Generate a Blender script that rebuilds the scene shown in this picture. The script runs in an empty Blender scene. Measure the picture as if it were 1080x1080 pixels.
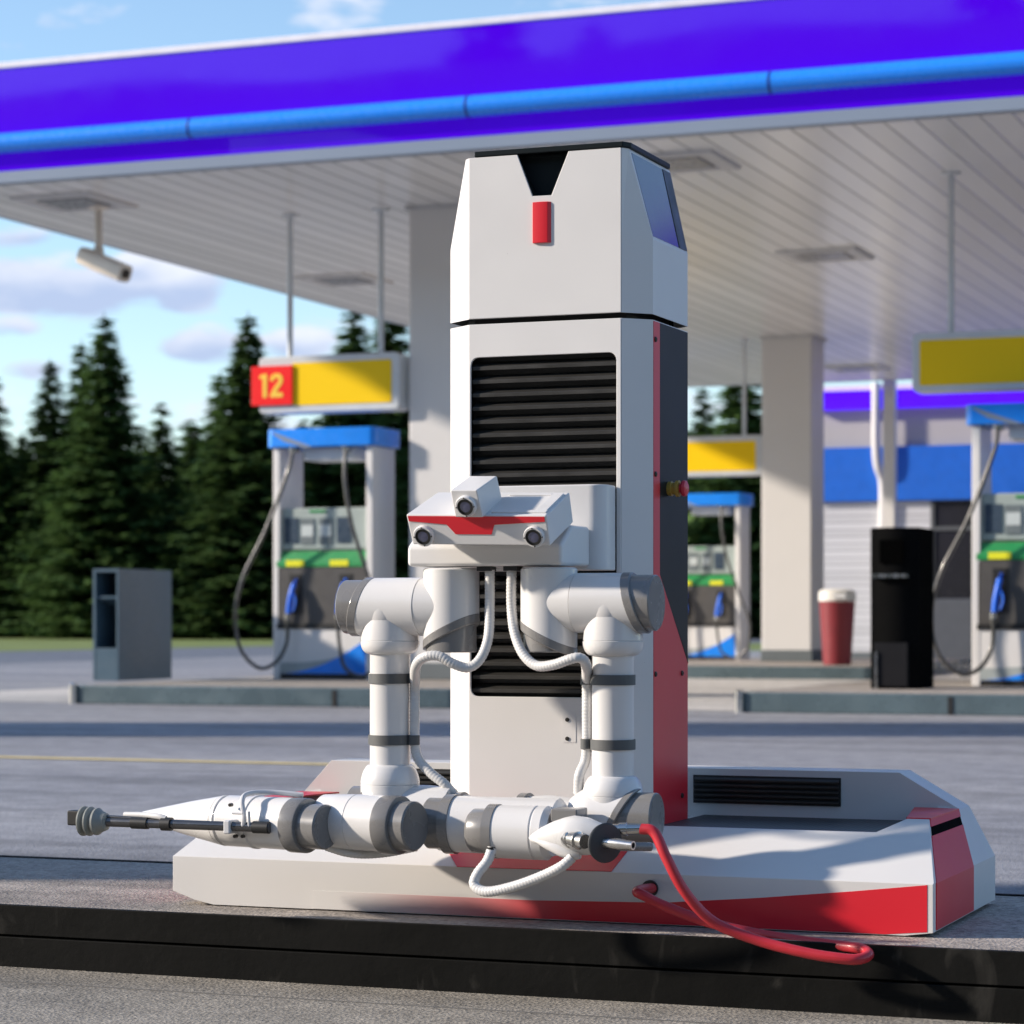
import bpy, bmesh, math, random
from mathutils import Vector, Matrix
random.seed(7)
PI=math.pi
sc=bpy.context.scene
COL=sc.collection
# ------------------------------------------------------------- camera model
F=2700.0; HX=540.0; HY=656.0; TH=math.radians(21.26); CH=0.70
CT,ST=math.cos(TH),math.sin(TH)
def ray(px):
    r=(px-HX)/F
    return (-ST+r*CT, CT+r*ST)
def W(px,py,Y):          # world point seen at (px,py) on the plane y=Y
    a,b=ray(px); d=Y/b
    return Vector((a*d,Y,CH-(py-HY)/F*d))
def WX(px,py,X):         # ... on the plane x=X
    a,b=ray(px); d=X/a
    return Vector((X,b*d,CH-(py-HY)/F*d))
def WD(px,d,z=0.0):      # at distance d
    a,b=ray(px)
    return Vector((a*d,b*d,z))
# ------------------------------------------------------------- materials
MATS={}
def new_mat(name):
    m=bpy.data.materials.new(name); m.use_nodes=True
    nt=m.node_tree; b=nt.nodes['Principled BSDF']
    return m,nt,b
def L(nt,a,b): nt.links.new(a,b)
def node(nt,t,**k):
    n=nt.nodes.new(t)
    for a,v in k.items(): setattr(n,a,v)
    return n
def ramp(nt,stops):
    r=nt.nodes.new('ShaderNodeValToRGB')
    e=r.color_ramp.elements
    while len(e)<len(stops): e.new(0.5)
    for i,(p,c) in enumerate(stops):
        e[i].position=p
        e[i].color=(c,c,c,1) if isinstance(c,(int,float)) else (*c,1)
    return r
def mat(name,col,rough=0.45,metal=0.0,var=0.06,scale=6.0,bump=0.0,bscale=80.0,coat=0.0,spec=0.5,emit=None,es=1.0,trans=0.0,alpha=None,rv=0.08):
    if name in MATS: return MATS[name]
    m,nt,b=new_mat(name)
    tc=node(nt,'ShaderNodeTexCoord')
    nz=node(nt,'ShaderNodeTexNoise'); nz.inputs['Scale'].default_value=scale; nz.inputs['Detail'].default_value=5
    L(nt,tc.outputs['Object'],nz.inputs['Vector'])
    r=ramp(nt,[(0.3,tuple(max(0,c*(1-var)) for c in col)),(0.7,tuple(min(1,c*(1+var)) for c in col))])
    L(nt,nz.outputs['Fac'],r.inputs['Fac']); L(nt,r.outputs['Color'],b.inputs['Base Color'])
    rr=ramp(nt,[(0.3,max(0.02,rough-rv)),(0.7,min(1,rough+rv))])
    nz2=node(nt,'ShaderNodeTexNoise'); nz2.inputs['Scale'].default_value=scale*3.1; nz2.inputs['Detail'].default_value=4
    L(nt,tc.outputs['Object'],nz2.inputs['Vector'])
    L(nt,nz2.outputs['Fac'],rr.inputs['Fac']); L(nt,rr.outputs['Color'],b.inputs['Roughness'])
    b.inputs['Metallic'].default_value=metal
    b.inputs['Specular IOR Level'].default_value=spec
    if coat: b.inputs['Coat Weight'].default_value=coat; b.inputs['Coat Roughness'].default_value=0.08
    if trans: b.inputs['Transmission Weight'].default_value=trans
    if emit: b.inputs['Emission Color'].default_value=(*emit,1); b.inputs['Emission Strength'].default_value=es
    if bump:
        n3=node(nt,'ShaderNodeTexNoise'); n3.inputs['Scale'].default_value=bscale; n3.inputs['Detail'].default_value=6
        L(nt,tc.outputs['Object'],n3.inputs['Vector'])
        bp=node(nt,'ShaderNodeBump'); bp.inputs['Strength'].default_value=bump; bp.inputs['Distance'].default_value=0.01
        L(nt,n3.outputs['Fac'],bp.inputs['Height']); L(nt,bp.outputs['Normal'],b.inputs['Normal'])
    MATS[name]=m; return m
def speckled(name,col,rough,dirt=0.55,sscale=55,thr=0.24):
    """painted sheet metal with a few chips / dust specks"""
    m=mat(name,col,rough,var=0.025,scale=3,bump=0.02,bscale=300)
    nt=m.node_tree; b=nt.nodes['Principled BSDF']
    old=b.inputs['Base Color'].links[0].from_socket
    tc=node(nt,'ShaderNodeTexCoord')
    vo=node(nt,'ShaderNodeTexVoronoi'); vo.inputs['Scale'].default_value=sscale
    L(nt,tc.outputs['Object'],vo.inputs['Vector'])
    nz=node(nt,'ShaderNodeTexNoise'); nz.inputs['Scale'].default_value=9
    L(nt,tc.outputs['Object'],nz.inputs['Vector'])
    mul=node(nt,'ShaderNodeMath',operation='MULTIPLY'); mul.inputs[1].default_value=0.13
    L(nt,nz.outputs['Fac'],mul.inputs[0])
    sub=node(nt,'ShaderNodeMath',operation='LESS_THAN')
    L(nt,vo.outputs['Distance'],sub.inputs[0]); 
    s2=node(nt,'ShaderNodeMath',operation='SUBTRACT'); s2.inputs[1].default_value=0.028
    L(nt,mul.outputs[0],s2.inputs[0]); L(nt,s2.outputs[0],sub.inputs[1])
    c2=node(nt,'ShaderNodeMath',operation='MULTIPLY'); c2.inputs[1].default_value=dirt
    sp=node(nt,'ShaderNodeSeparateColor'); L(nt,vo.outputs['Color'],sp.inputs['Color'])
    g=node(nt,'ShaderNodeMath',operation='LESS_THAN'); g.inputs[1].default_value=0.05
    L(nt,sp.outputs[0],g.inputs[0])
    mm=node(nt,'ShaderNodeMath',operation='MULTIPLY'); L(nt,sub.outputs[0],mm.inputs[0]); L(nt,g.outputs[0],mm.inputs[1])
    L(nt,mm.outputs[0],c2.inputs[0])
    mx=node(nt,'ShaderNodeMixRGB'); mx.inputs['Color2'].default_value=(0.12,0.11,0.1,1)
    L(nt,c2.outputs[0],mx.inputs['Fac']); L(nt,old,mx.inputs['Color1']); L(nt,mx.outputs['Color'],b.inputs['Base Color'])
    return m
ROBOT=speckled('robot white paint',(0.665,0.655,0.645),0.40)
BASEW=speckled('base white paint',(0.66,0.645,0.625),0.36)
ARM=mat('arm white enamel',(0.66,0.65,0.64),0.3,var=0.03,rv=0.03,coat=0.3)
GREY=mat('arm grey plastic',(0.19,0.185,0.18),0.28,var=0.05,coat=0.3)
STRAP=mat('dark rubber strap',(0.085,0.088,0.088),0.6)
RED=mat('red paint',(0.66,0.018,0.032),0.36,var=0.03,scale=2,rv=0.015)
REDH=mat('red rubber hose',(0.50,0.022,0.034),0.42,coat=0.1,var=0.1,scale=14)
BLACK=mat('matt black metal',(0.018,0.018,0.018),0.45)
SLAT=mat('black louvre metal',(0.03,0.029,0.027),0.38,var=0.1)
DARKP=mat('dark slate panel',(0.010,0.014,0.016),0.38,var=0.03,scale=2,rv=0.015,spec=0.12)
GLASSB=mat('dark blue glass',(0.012,0.02,0.08),0.16,var=0.02,rv=0.01,spec=0.75)
LENSG=mat('lens glass',(0.07,0.075,0.14),0.12,coat=1.0,spec=0.8)
STEEL=mat('brushed steel',(0.55,0.54,0.52),0.25,metal=1.0)
DSTEEL=mat('dark steel rod',(0.12,0.12,0.125),0.28,metal=0.8)
RUBG=mat('grey green rubber',(0.25,0.26,0.24),0.5)
WHOSE=mat('white corrugated conduit',(0.60,0.595,0.585),0.4)
WPLA=mat('white moulded plastic',(0.68,0.67,0.655),0.32,coat=0.3)
YEL=mat('yellow estop plastic',(0.45,0.30,0.06),0.4)
BTN=mat('red button',(0.6,0.03,0.05),0.3)
BOLT=mat('dark bolt',(0.06,0.055,0.05),0.4,metal=0.7)
COLW=mat('white column paint',(0.68,0.665,0.65),0.42,var=0.015,scale=1.2,rv=0.03,bump=0.02,bscale=5)
PUMPW=mat('pump white panel',(0.76,0.745,0.73),0.35,var=0.02,scale=1.5,rv=0.02,coat=0.2)
PBLUE=mat('pump blue cover',(0.010,0.25,0.92),0.35,coat=0.3)
PGREY=mat('pump grey housing',(0.36,0.42,0.40),0.45)
PGREEN=mat('pump green band',(0.02,0.26,0.07),0.4)
PYEL=mat('yellow label',(0.82,0.80,0.03),0.4)
PDARK=mat('pump dark panel',(0.085,0.08,0.075),0.45)
NOZB=mat('blue nozzle',(0.012,0.16,0.85),0.4)
HOSEB=mat('black hose rubber',(0.05,0.048,0.045),0.32,coat=0.3)
SCREEN=mat('pale lcd screen',(0.55,0.6,0.6),0.2)
SIGNY=mat('yellow sign face',(0.95,0.62,0.004),0.38,var=0.01,scale=1,rv=0.02,spec=0.3)
SIGNR=mat('red sign face',(0.90,0.016,0.018),0.4,var=0.01,scale=1,spec=0.3)
SIGNW=mat('sign frame white',(0.62,0.65,0.68),0.35)
DIGIT=mat('yellow digits',(0.95,0.62,0.08),0.35)
CREAM=mat('cream camera plastic',(0.80,0.72,0.62),0.4)
LAMPG=mat('lamp housing grey',(0.55,0.55,0.56),0.4)
LAMPD=mat('lamp dark lens',(0.22,0.22,0.23),0.3)
CABM=mat('blue grey sheet metal',(0.06,0.105,0.145),0.4,var=0.04)
CABD=mat('cabinet dark inside',(0.02,0.025,0.035),0.5)
BINR=mat('maroon bin plastic',(0.20,0.018,0.026),0.45)
BINW=mat('white bin lid',(0.66,0.64,0.60),0.45)
PLINTH=mat('grey plinth',(0.12,0.14,0.15),0.6)
KERBM=mat('steel kerb edging',(0.11,0.155,0.175),0.3,metal=0.3,var=0.15,scale=1.5,rv=0.15)
WBLUE=mat('blue wall cladding',(0.012,0.13,0.60),0.4)
DOORD=mat('dark doorway glass',(0.02,0.02,0.025),0.2)
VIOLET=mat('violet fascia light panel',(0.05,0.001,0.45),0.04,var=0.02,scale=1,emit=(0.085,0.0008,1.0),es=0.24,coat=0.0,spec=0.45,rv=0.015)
VIOLIT=mat('backlit violet band',(0.05,0.005,0.5),0.2,emit=(0.075,0.0005,1.0),es=0.62)
LILAC=mat('lit lilac strip',(0.7,0.6,0.8),0.3,emit=(0.65,0.45,1.0),es=0.22)
TUBEB=mat('blue light tube',(0.015,0.24,0.85),0.3,coat=0.5,var=0.02,emit=(0.01,0.2,1.0),es=0.06)
TUBEJ=mat('tube joint',(0.01,0.05,0.30),0.4)
TRIMG=mat('bluish grey trim',(0.24,0.29,0.37),0.35,var=0.02,scale=1,rv=0.02)
TRIMW=mat('white top trim',(0.80,0.78,0.85),0.4)
BARK=mat('conifer bark',(0.07,0.05,0.035),0.9,bump=0.3,bscale=12)

def foliage():
    m,nt,b=new_mat('conifer needles')
    tc=node(nt,'ShaderNodeTexCoord'); nz=node(nt,'ShaderNodeTexNoise'); nz.inputs['Scale'].default_value=1.6; nz.inputs['Detail'].default_value=4
    L(nt,tc.outputs['Object'],nz.inputs['Vector'])
    oi=node(nt,'ShaderNodeObjectInfo'); 
    r=ramp(nt,[(0.3,(0.050,0.10,0.030)),(0.7,(0.115,0.20,0.060))])
    L(nt,nz.outputs['Fac'],r.inputs['Fac'])
    hs=node(nt,'ShaderNodeHueSaturation'); 
    mr=node(nt,'ShaderNodeMapRange'); mr.inputs['To Min'].default_value=0.7; mr.inputs['To Max'].default_value=1.25
    L(nt,oi.outputs['Random'],mr.inputs['Value']); L(nt,mr.outputs['Result'],hs.inputs['Value'])
    L(nt,r.outputs['Color'],hs.inputs['Color']); L(nt,hs.outputs['Color'],b.inputs['Base Color'])
    b.inputs['Roughness'].default_value=0.8
    b.inputs['Specular IOR Level'].default_value=0.15
    tr_=node(nt,'ShaderNodeBsdfTranslucent'); L(nt,hs.outputs['Color'],tr_.inputs['Color'])
    ms=node(nt,'ShaderNodeMixShader'); ms.inputs[0].default_value=0.40
    L(nt,b.outputs[0],ms.inputs[1]); L(nt,tr_.outputs[0],ms.inputs[2]); L(nt,ms.outputs[0],nt.nodes['Material Output'].inputs['Surface'])
    return m
NEEDLE=foliage()

def asphalt(name,c1,c2,seams=False,tint=None):
    m,nt,b=new_mat(name)
    tc=node(nt,'ShaderNodeTexCoord')
    big=node(nt,'ShaderNodeTexNoise'); big.inputs['Scale'].default_value=0.35; big.inputs['Detail'].default_value=6
    mp=node(nt,'ShaderNodeMapping'); mp.inputs['Scale'].default_value=(0.35,1.0,1)
    L(nt,tc.outputs['Object'],mp.inputs['Vector']); L(nt,mp.outputs['Vector'],big.inputs['Vector'])
    fine=node(nt,'ShaderNodeTexNoise'); fine.inputs['Scale'].default_value=70; fine.inputs['Detail'].default_value=8; fine.inputs['Roughness'].default_value=0.75
    L(nt,tc.outputs['Object'],fine.inputs['Vector'])
    vo=node(nt,'ShaderNodeTexVoronoi'); vo.inputs['Scale'].default_value=140
    L(nt,tc.outputs['Object'],vo.inputs['Vector'])
    r1=ramp(nt,[(0.35,c1),(0.65,c2)]); L(nt,big.outputs['Fac'],r1.inputs['Fac'])
    r2=ramp(nt,[(0.33,0.40),(0.5,1.0),(0.70,1.5)]); L(nt,fine.outputs['Fac'],r2.inputs['Fac'])
    mu=node(nt,'ShaderNodeMixRGB',blend_type='MULTIPLY'); mu.inputs['Fac'].default_value=1
    L(nt,r1.outputs['Color'],mu.inputs['Color1']); L(nt,r2.outputs['Color'],mu.inputs['Color2'])
    med=node(nt,'ShaderNodeTexNoise'); med.inputs['Scale'].default_value=7; med.inputs['Detail'].default_value=7
    L(nt,tc.outputs['Object'],med.inputs['Vector'])
    r3=ramp(nt,[(0.35,0.82),(0.65,1.12)]); L(nt,med.outputs['Fac'],r3.inputs['Fac'])
    mu2=node(nt,'ShaderNodeMixRGB',blend_type='MULTIPLY'); mu2.inputs['Fac'].default_value=1
    L(nt,mu.outputs['Color'],mu2.inputs['Color1']); L(nt,r3.outputs['Color'],mu2.inputs['Color2'])
    st=node(nt,'ShaderNodeTexNoise'); st.inputs['Scale'].default_value=1.1; st.inputs['Detail'].default_value=5; st.inputs['Distortion'].default_value=0.8
    mp2=node(nt,'ShaderNodeMapping'); mp2.inputs['Scale'].default_value=(0.22,1.6,1); mp2.inputs['Location'].default_value=(5.2,1.3,0)
    L(nt,tc.outputs['Object'],mp2.inputs['Vector']); L(nt,mp2.outputs['Vector'],st.inputs['Vector'])
    r4=ramp(nt,[(0.36,0.72),(0.48,1.0),(0.7,1.06)]); L(nt,st.outputs['Fac'],r4.inputs['Fac'])
    mu3=node(nt,'ShaderNodeMixRGB',blend_type='MULTIPLY'); mu3.inputs['Fac'].default_value=1
    L(nt,mu2.outputs['Color'],mu3.inputs['Color1']); L(nt,r4.outputs['Color'],mu3.inputs['Color2'])
    L(nt,mu3.outputs['Color'],b.inputs['Base Color'])
    b.inputs['Roughness'].default_value=0.70
    b.inputs['Specular IOR Level'].default_value=0.35
    bp=node(nt,'ShaderNodeBump'); bp.inputs['Strength'].default_value=0.55; bp.inputs['Distance'].default_value=0.004
    ad=node(nt,'ShaderNodeMath',operation='ADD'); L(nt,fine.outputs['Fac'],ad.inputs[0]); L(nt,vo.outputs['Distance'],ad.inputs[1])
    L(nt,ad.outputs[0],bp.inputs['Height']); L(nt,bp.outputs['Normal'],b.inputs['Normal'])
    return m
ASPH=asphalt('light worn asphalt',(0.24,0.243,0.265),(0.315,0.313,0.328))
ASPHN=asphalt('warm grey lane asphalt',(0.225,0.205,0.175),(0.31,0.285,0.245))
ASPH2=asphalt('brownish island concrete',(0.29,0.26,0.225),(0.38,0.335,0.30))
ASPH3=asphalt('dark road asphalt',(0.13,0.14,0.17),(0.17,0.18,0.21))

def black_kerb():
    m=mat('black rubber kerb',(0.0075,0.0075,0.007),0.6,var=0.2,scale=5,bump=0.12,bscale=40)
    nt=m.node_tree; b=nt.nodes['Principled BSDF']
    old=b.inputs['Base Color'].links[0].from_socket
    tc=node(nt,'ShaderNodeTexCoord'); mp=node(nt,'ShaderNodeMapping'); mp.inputs['Scale'].default_value=(6,6,2.6)
    L(nt,tc.outputs['Object'],mp.inputs['Vector'])
    nz=node(nt,'ShaderNodeTexNoise'); nz.inputs['Scale'].default_value=1.7; nz.inputs['Detail'].default_value=7; nz.inputs['Distortion'].default_value=1.2
    L(nt,mp.outputs['Vector'],nz.inputs['Vector'])
    r=ramp(nt,[(0.60,0.0),(0.70,0.6)]); L(nt,nz.outputs['Fac'],r.inputs['Fac'])
    mx=node(nt,'ShaderNodeMixRGB'); mx.inputs['Color2'].default_value=(0.040,0.038,0.034,1)
    L(nt,r.outputs['Color'],mx.inputs['Fac']); L(nt,old,mx.inputs['Color1']); L(nt,mx.outputs['Color'],b.inputs['Base Color'])
    return m
KERB=black_kerb(); KERB.node_tree.nodes['Principled BSDF'].inputs['Specular IOR Level'].default_value=0.06

def grassmat():
    m,nt,b=new_mat('short grass')
    tc=node(nt,'ShaderNodeTexCoord'); nz=node(nt,'ShaderNodeTexNoise'); nz.inputs['Scale'].default_value=0.6; nz.inputs['Detail'].default_value=8
    L(nt,tc.outputs['Object'],nz.inputs['Vector'])
    r=ramp(nt,[(0.3,(0.09,0.13,0.02)),(0.7,(0.17,0.21,0.04))]); L(nt,nz.outputs['Fac'],r.inputs['Fac'])
    L(nt,r.outputs['Color'],b.inputs['Base Color']); b.inputs['Roughness'].default_value=0.9
    return m
GRASS=grassmat()

def stripe_mat(name,axis,pitch,base,groove,width=0.06,rough=0.45,depth=0.006):
    """boards / slats: grooves every pitch metres along an axis"""
    m,nt,b=new_mat(name)
    tc=node(nt,'ShaderNodeTexCoord'); sx=node(nt,'ShaderNodeSeparateXYZ'); L(nt,tc.outputs['Object'],sx.inputs[0])
    dv=node(nt,'ShaderNodeMath',operation='DIVIDE'); dv.inputs[1].default_value=pitch; L(nt,sx.outputs[axis],dv.inputs[0])
    fr=node(nt,'ShaderNodeMath',operation='FRACT'); L(nt,dv.outputs[0],fr.inputs[0])
    r=ramp(nt,[(0.0,0.0),(width*0.5,0.0),(width,1.0)]); L(nt,fr.outputs[0],r.inputs['Fac'])
    fl=node(nt,'ShaderNodeMath',operation='FLOOR'); L(nt,dv.outputs[0],fl.inputs[0])
    wn=node(nt,'ShaderNodeTexWhiteNoise',noise_dimensions='1D'); L(nt,fl.outputs[0],wn.inputs['W'])
    mr=node(nt,'ShaderNodeMapRange'); mr.inputs['To Min'].default_value=0.9; mr.inputs['To Max'].default_value=1.05; L(nt,wn.outputs['Value'],mr.inputs['Value'])
    mx=node(nt,'ShaderNodeMixRGB'); mx.inputs['Color1'].default_value=(*groove,1); mx.inputs['Color2'].default_value=(*base,1)
    L(nt,r.outputs['Color'],mx.inputs['Fac'])
    mu=node(nt,'ShaderNodeVectorMath',operation='SCALE'); L(nt,mx.outputs['Color'],mu.inputs[0]); L(nt,mr.outputs['Result'],mu.inputs['Scale'])
    L(nt,mu.outputs[0],b.inputs['Base Color'])
    bp=node(nt,'ShaderNodeBump'); bp.inputs['Distance'].default_value=depth; bp.inputs['Strength'].default_value=0.8
    L(nt,r.outputs['Color'],bp.inputs['Height']); L(nt,bp.outputs['Normal'],b.inputs['Normal'])
    b.inputs['Roughness'].default_value=rough
    return m
CEIL=stripe_mat('white ceiling boards',0,0.25,(0.88,0.875,0.865),(0.26,0.26,0.27),0.10,rough=0.24)
SIDING=stripe_mat('white wall siding',2,0.12,(0.62,0.63,0.66),(0.36,0.37,0.40),0.16)
TREAD=stripe_mat('dark ribbed deck',0,0.012,(0.05,0.052,0.055),(0.012,0.012,0.012),0.5,rough=0.5,depth=0.002)

def fade_mat():
    """white paint fading to red along the front of the base"""
    m,nt,b=new_mat('red fading to white paint')
    tc=node(nt,'ShaderNodeTexCoord'); sx=node(nt,'ShaderNodeSeparateXYZ'); L(nt,tc.outputs['Object'],sx.inputs[0])
    mr=node(nt,'ShaderNodeMapRange'); mr.interpolation_type='SMOOTHSTEP'
    mr.inputs['From Min'].default_value=-0.44; mr.inputs['From Max'].default_value=0.12
    L(nt,sx.outputs[0],mr.inputs['Value'])
    mx=node(nt,'ShaderNodeMixRGB'); mx.inputs['Color1'].default_value=(0.66,0.645,0.625,1); mx.inputs['Color2'].default_value=(0.66,0.018,0.032,1)
    L(nt,mr.outputs['Result'],mx.inputs['Fac']); L(nt,mx.outputs['Color'],b.inputs['Base Color'])
    b.inputs['Roughness'].default_value=0.34
    return m
FADE=fade_mat()
# ------------------------------------------------------------- mesh helpers
class MB:
    def __init__(s): s.v=[]; s.f=[]
    def add(s,vs,fs):
        n=len(s.v); s.v+= [Vector(v) for v in vs]; s.f+=[tuple(i+n for i in f) for f in fs]; return s
    def box(s,x0,x1,y0,y1,z0,z1):
        return s.add([(x0,y0,z0),(x1,y0,z0),(x1,y1,z0),(x0,y1,z0),(x0,y0,z1),(x1,y0,z1),(x1,y1,z1),(x0,y1,z1)],
          [(3,2,1,0),(4,5,6,7),(0,1,5,4),(1,2,6,5),(2,3,7,6),(3,0,4,7)])
    def obox(s,c,ax,ay,az,hx,hy,hz):
        c=Vector(c); vs=[]
        for dz in(-1,1):
            for dx,dy in((-1,-1),(1,-1),(1,1),(-1,1)):
                vs.append(c+ax*hx*dx+ay*hy*dy+az*hz*dz)
        return s.add(vs,[(3,2,1,0),(4,5,6,7),(0,1,5,4),(1,2,6,5),(2,3,7,6),(3,0,4,7)])
    def loft(s,rings,cap0=True,cap1=True):
        n=len(rings[0]); base=len(s.v)
        for r in rings: s.v+=[Vector(p) for p in r]
        for k in range(len(rings)-1):
            for i in range(n):
                j=(i+1)%n; a=base+k*n
                s.f.append((a+i,a+j,a+n+j,a+n+i))
        if cap0: s.f.append(tuple(base+i for i in reversed(range(n))))
        if cap1: s.f.append(tuple(base+(len(rings)-1)*n+i for i in range(n)))
        return s
    def lathe(s,p,axis,prof,n=48,sl=None):
        """prof: list of (t,r) along axis from p; sl: optional (direction, list of shear per ring)"""
        axis=Vector(axis).normalized(); p=Vector(p)
        u=axis.orthogonal().normalized(); w=axis.cross(u)
        rings=[]
        for k,(t,r) in enumerate(prof):
            ring=[]
            for i in range(n):
                a=2*PI*i/n; o=(u*math.cos(a)+w*math.sin(a))*r
                q=p+axis*t+o
                if sl: q+=axis*(o.dot(sl[0])*sl[1][k])
                ring.append(q)
            rings.append(ring)
        return s.loft(rings,prof[0][1]>1e-5,prof[-1][1]>1e-5)
    def cyl(s,a,b,r,r2=None,n=40):
        a=Vector(a); b=Vector(b); return s.lathe(a,b-a,[(0,r),((b-a).length,r if r2 is None else r2)],n)
    def tube(s,pts,r,n=12,wav=0.0,pitch=0.01,sub=10,closed=False):
        P=smooth(pts,sub) if sub else [Vector(p) for p in pts]
        if wav:
            # resample finely for corrugation
            tot=0; Q=[P[0]]; 
            acc=0; step=pitch/3
            for i in range(len(P)-1):
                seg=(P[i+1]-P[i]); l=seg.length; t=step-acc
                while t<=l: Q.append(P[i]+seg*(t/l)); t+=step
                acc=(l-(t-step))
            P=Q
        rings=[]; u=None
        for i,p in enumerate(P):
            d=(P[min(i+1,len(P)-1)]-P[max(i-1,0)]).normalized()
            if u is None: u=d.orthogonal().normalized()
            u=(u-d*u.dot(d)).normalized(); w=d.cross(u)
            rr=r*(1+(wav if i%3==0 else -wav*0.6)) if wav else r
            rings.append([p+(u*math.cos(2*PI*k/n)+w*math.sin(2*PI*k/n))*rr for k in range(n)])
        return s.loft(rings)
    def sphere(s,c,r,n=24,m=14,sc=(1,1,1)):
        c=Vector(c); prof=[]
        rings=[]
        for j in range(m+1):
            a=PI*j/m; rr=max(math.sin(a),1e-4)*r
            rings.append([c+Vector((math.cos(2*PI*i/n)*rr*sc[0],math.sin(2*PI*i/n)*rr*sc[1],-math.cos(a)*r*sc[2])) for i in range(n)])
        return s.loft(rings)
    def build(s,name,m,parent=None,loc=None,bevel=0.0,smooth_ang=35,seg=2,**tags):
        org=Vector(loc) if loc is not None else (ORG[root_of(parent).name] if parent else Vector((0,0,0)))
        me=bpy.data.meshes.new(name)
        me.from_pydata([tuple(v-org) for v in s.v],[],s.f)
        bm=bmesh.new(); bm.from_mesh(me); bmesh.ops.recalc_face_normals(bm,faces=bm.faces); bm.to_mesh(me); bm.free()
        return finish(name,me,m,parent,org,bevel,smooth_ang,seg,**tags)
def finish(name,me,m,parent,org,bevel=0,smooth_ang=35,seg=2,**tags):
    me.materials.clear(); me.materials.append(m)
    for p in me.polygons: p.use_smooth=True
    me.set_sharp_from_angle(angle=math.radians(smooth_ang))
    o=bpy.data.objects.new(name,me); COL.objects.link(o)
    if parent: o.parent=parent
    else: o.location=org; ORG[o.name]=Vector(org)
    if bevel:
        b=o.modifiers.new('bevel','BEVEL'); b.width=bevel; b.segments=seg; b.limit_method='ANGLE'; b.angle_limit=math.radians(28); b.harden_normals=True
    for k,v in tags.items(): o[k]=v
    return o
ORG={}
def root_of(o):
    while o.parent: o=o.parent
    return o
def smooth(pts,sub=10):
    P=[Vector(p) for p in pts]; P=[P[0]*2-P[1]]+P+[P[-1]*2-P[-2]]; out=[]
    for i in range(1,len(P)-2):
        a,b,c,d=P[i-1:i+3]
        for k in range(sub):
            t=k/sub
            out.append(0.5*((2*b)+(c-a)*t+(2*a-5*b+4*c-d)*t*t+(3*b-a-3*c+d)*t**3))
    out.append(P[-2]); return out
def thing(name,label,cat,loc,group=None):
    o=bpy.data.objects.new(name,None); COL.objects.link(o); o.location=loc; o.empty_display_size=0.1
    o['label']=label; o['category']=cat
    if group: o['group']=group
    ORG[o.name]=Vector(loc); return o
def copy_tree(o,parent=None,loc=None,label=None):
    c=o.copy(); COL.objects.link(c)
    if parent: c.parent=parent
    if loc is not None: c.location=loc; ORG[c.name]=Vector(loc)
    if label: c['label']=label
    for ch in [x for x in bpy.data.objects if x.parent==o]: copy_tree(ch,c)
    return c
def rrect(x0,x1,z0,z1,r,n=5):
    out=[]
    for cx,cz,a0 in((x1-r,z1-r,0),(x0+r,z1-r,90),(x0+r,z0+r,180),(x1-r,z0+r,270)):
        for k in range(n+1):
            a=math.radians(a0+90*k/n); out.append((cx+r*math.cos(a),cz+r*math.sin(a)))
    return out
def plate(name,loops,thick,M,m,parent,bevel=0.0,**tags):
    """2D loops (outer + holes) -> flat plate, thickness from 0 to thick along local z, M maps local->world"""
    cu=bpy.data.curves.new(name,'CURVE'); cu.dimensions='2D'; cu.fill_mode='BOTH'; cu.extrude=thick/2
    for lp in loops:
        sp=cu.splines.new('POLY'); sp.points.add(len(lp)-1)
        for i,(a,b) in enumerate(lp): sp.points[i].co=(a,b,0,1)
        sp.use_cyclic_u=True
    o=bpy.data.objects.new(name,cu); COL.objects.link(o)
    bpy.context.view_layer.update()
    me=bpy.data.meshes.new_from_object(o.evaluated_get(bpy.context.evaluated_depsgraph_get()))
    bpy.data.objects.remove(o)
    org=ORG[root_of(parent).name] if parent else Vector((0,0,0))
    for v in me.vertices: v.co=(M@Vector((v.co.x,v.co.y,v.co.z+thick/2)))-org
    bm=bmesh.new(); bm.from_mesh(me); bmesh.ops.remove_doubles(bm,verts=bm.verts,dist=1e-5); bmesh.ops.recalc_face_normals(bm,faces=bm.faces); bm.to_mesh(me); bm.free()
    me.name=name
    return finish(name,me,m,parent,org,bevel,30,2,**tags)
def MXZ(Y):   # (x,z)->world, thickness toward -Y
    return Matrix(((1,0,0,0),(0,0,-1,Y),(0,1,0,0),(0,0,0,1)))
def MYZ(X):   # (y,z)->world, thickness toward +X
    return Matrix(((0,0,1,X),(1,0,0,0),(0,1,0,0),(0,0,0,1)))
def struct(o): o['kind']='structure'; return o
V=Vector
# ============================================================= GROUND
def sheet(name,x0,x1,y0,y1,z,m):
    return struct(MB().add([(x0,y0,z),(x1,y0,z),(x1,y1,z),(x0,y1,z)],[(0,1,2,3)]).build(name,m))
sheet('ground',-900,900,-600,1500,-0.012,GRASS)
sheet('forecourt',-23.6,60,-60,60,0.0,ASPH)
sheet('bounce_apron',-14.2,9,19.35,41.2,0.003,asphalt('pale bounce concrete',(0.47,0.45,0.43),(0.58,0.55,0.52)))  # pale sheet added to bounce more light up to the ceiling
sheet('near_lane',-14,14,-6,4.461,0.002,ASPHN)
sheet('road',-33.5,-23.604,-60,160,-0.004,ASPH3)
sheet('road_line',-40*0.57,-4.2,11.30,11.43,0.004,mat('worn yellow line paint',(0.66,0.52,0.22),0.7,var=0.15,scale=9))
# cracks / joints on the near asphalt
cr=MB(); cr.box(-30,30,4.27,4.274,0.0,0.0035)
struct(cr.build('ground_joint',mat('dark joint filler',(0.13,0.125,0.12),0.9)))
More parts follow.
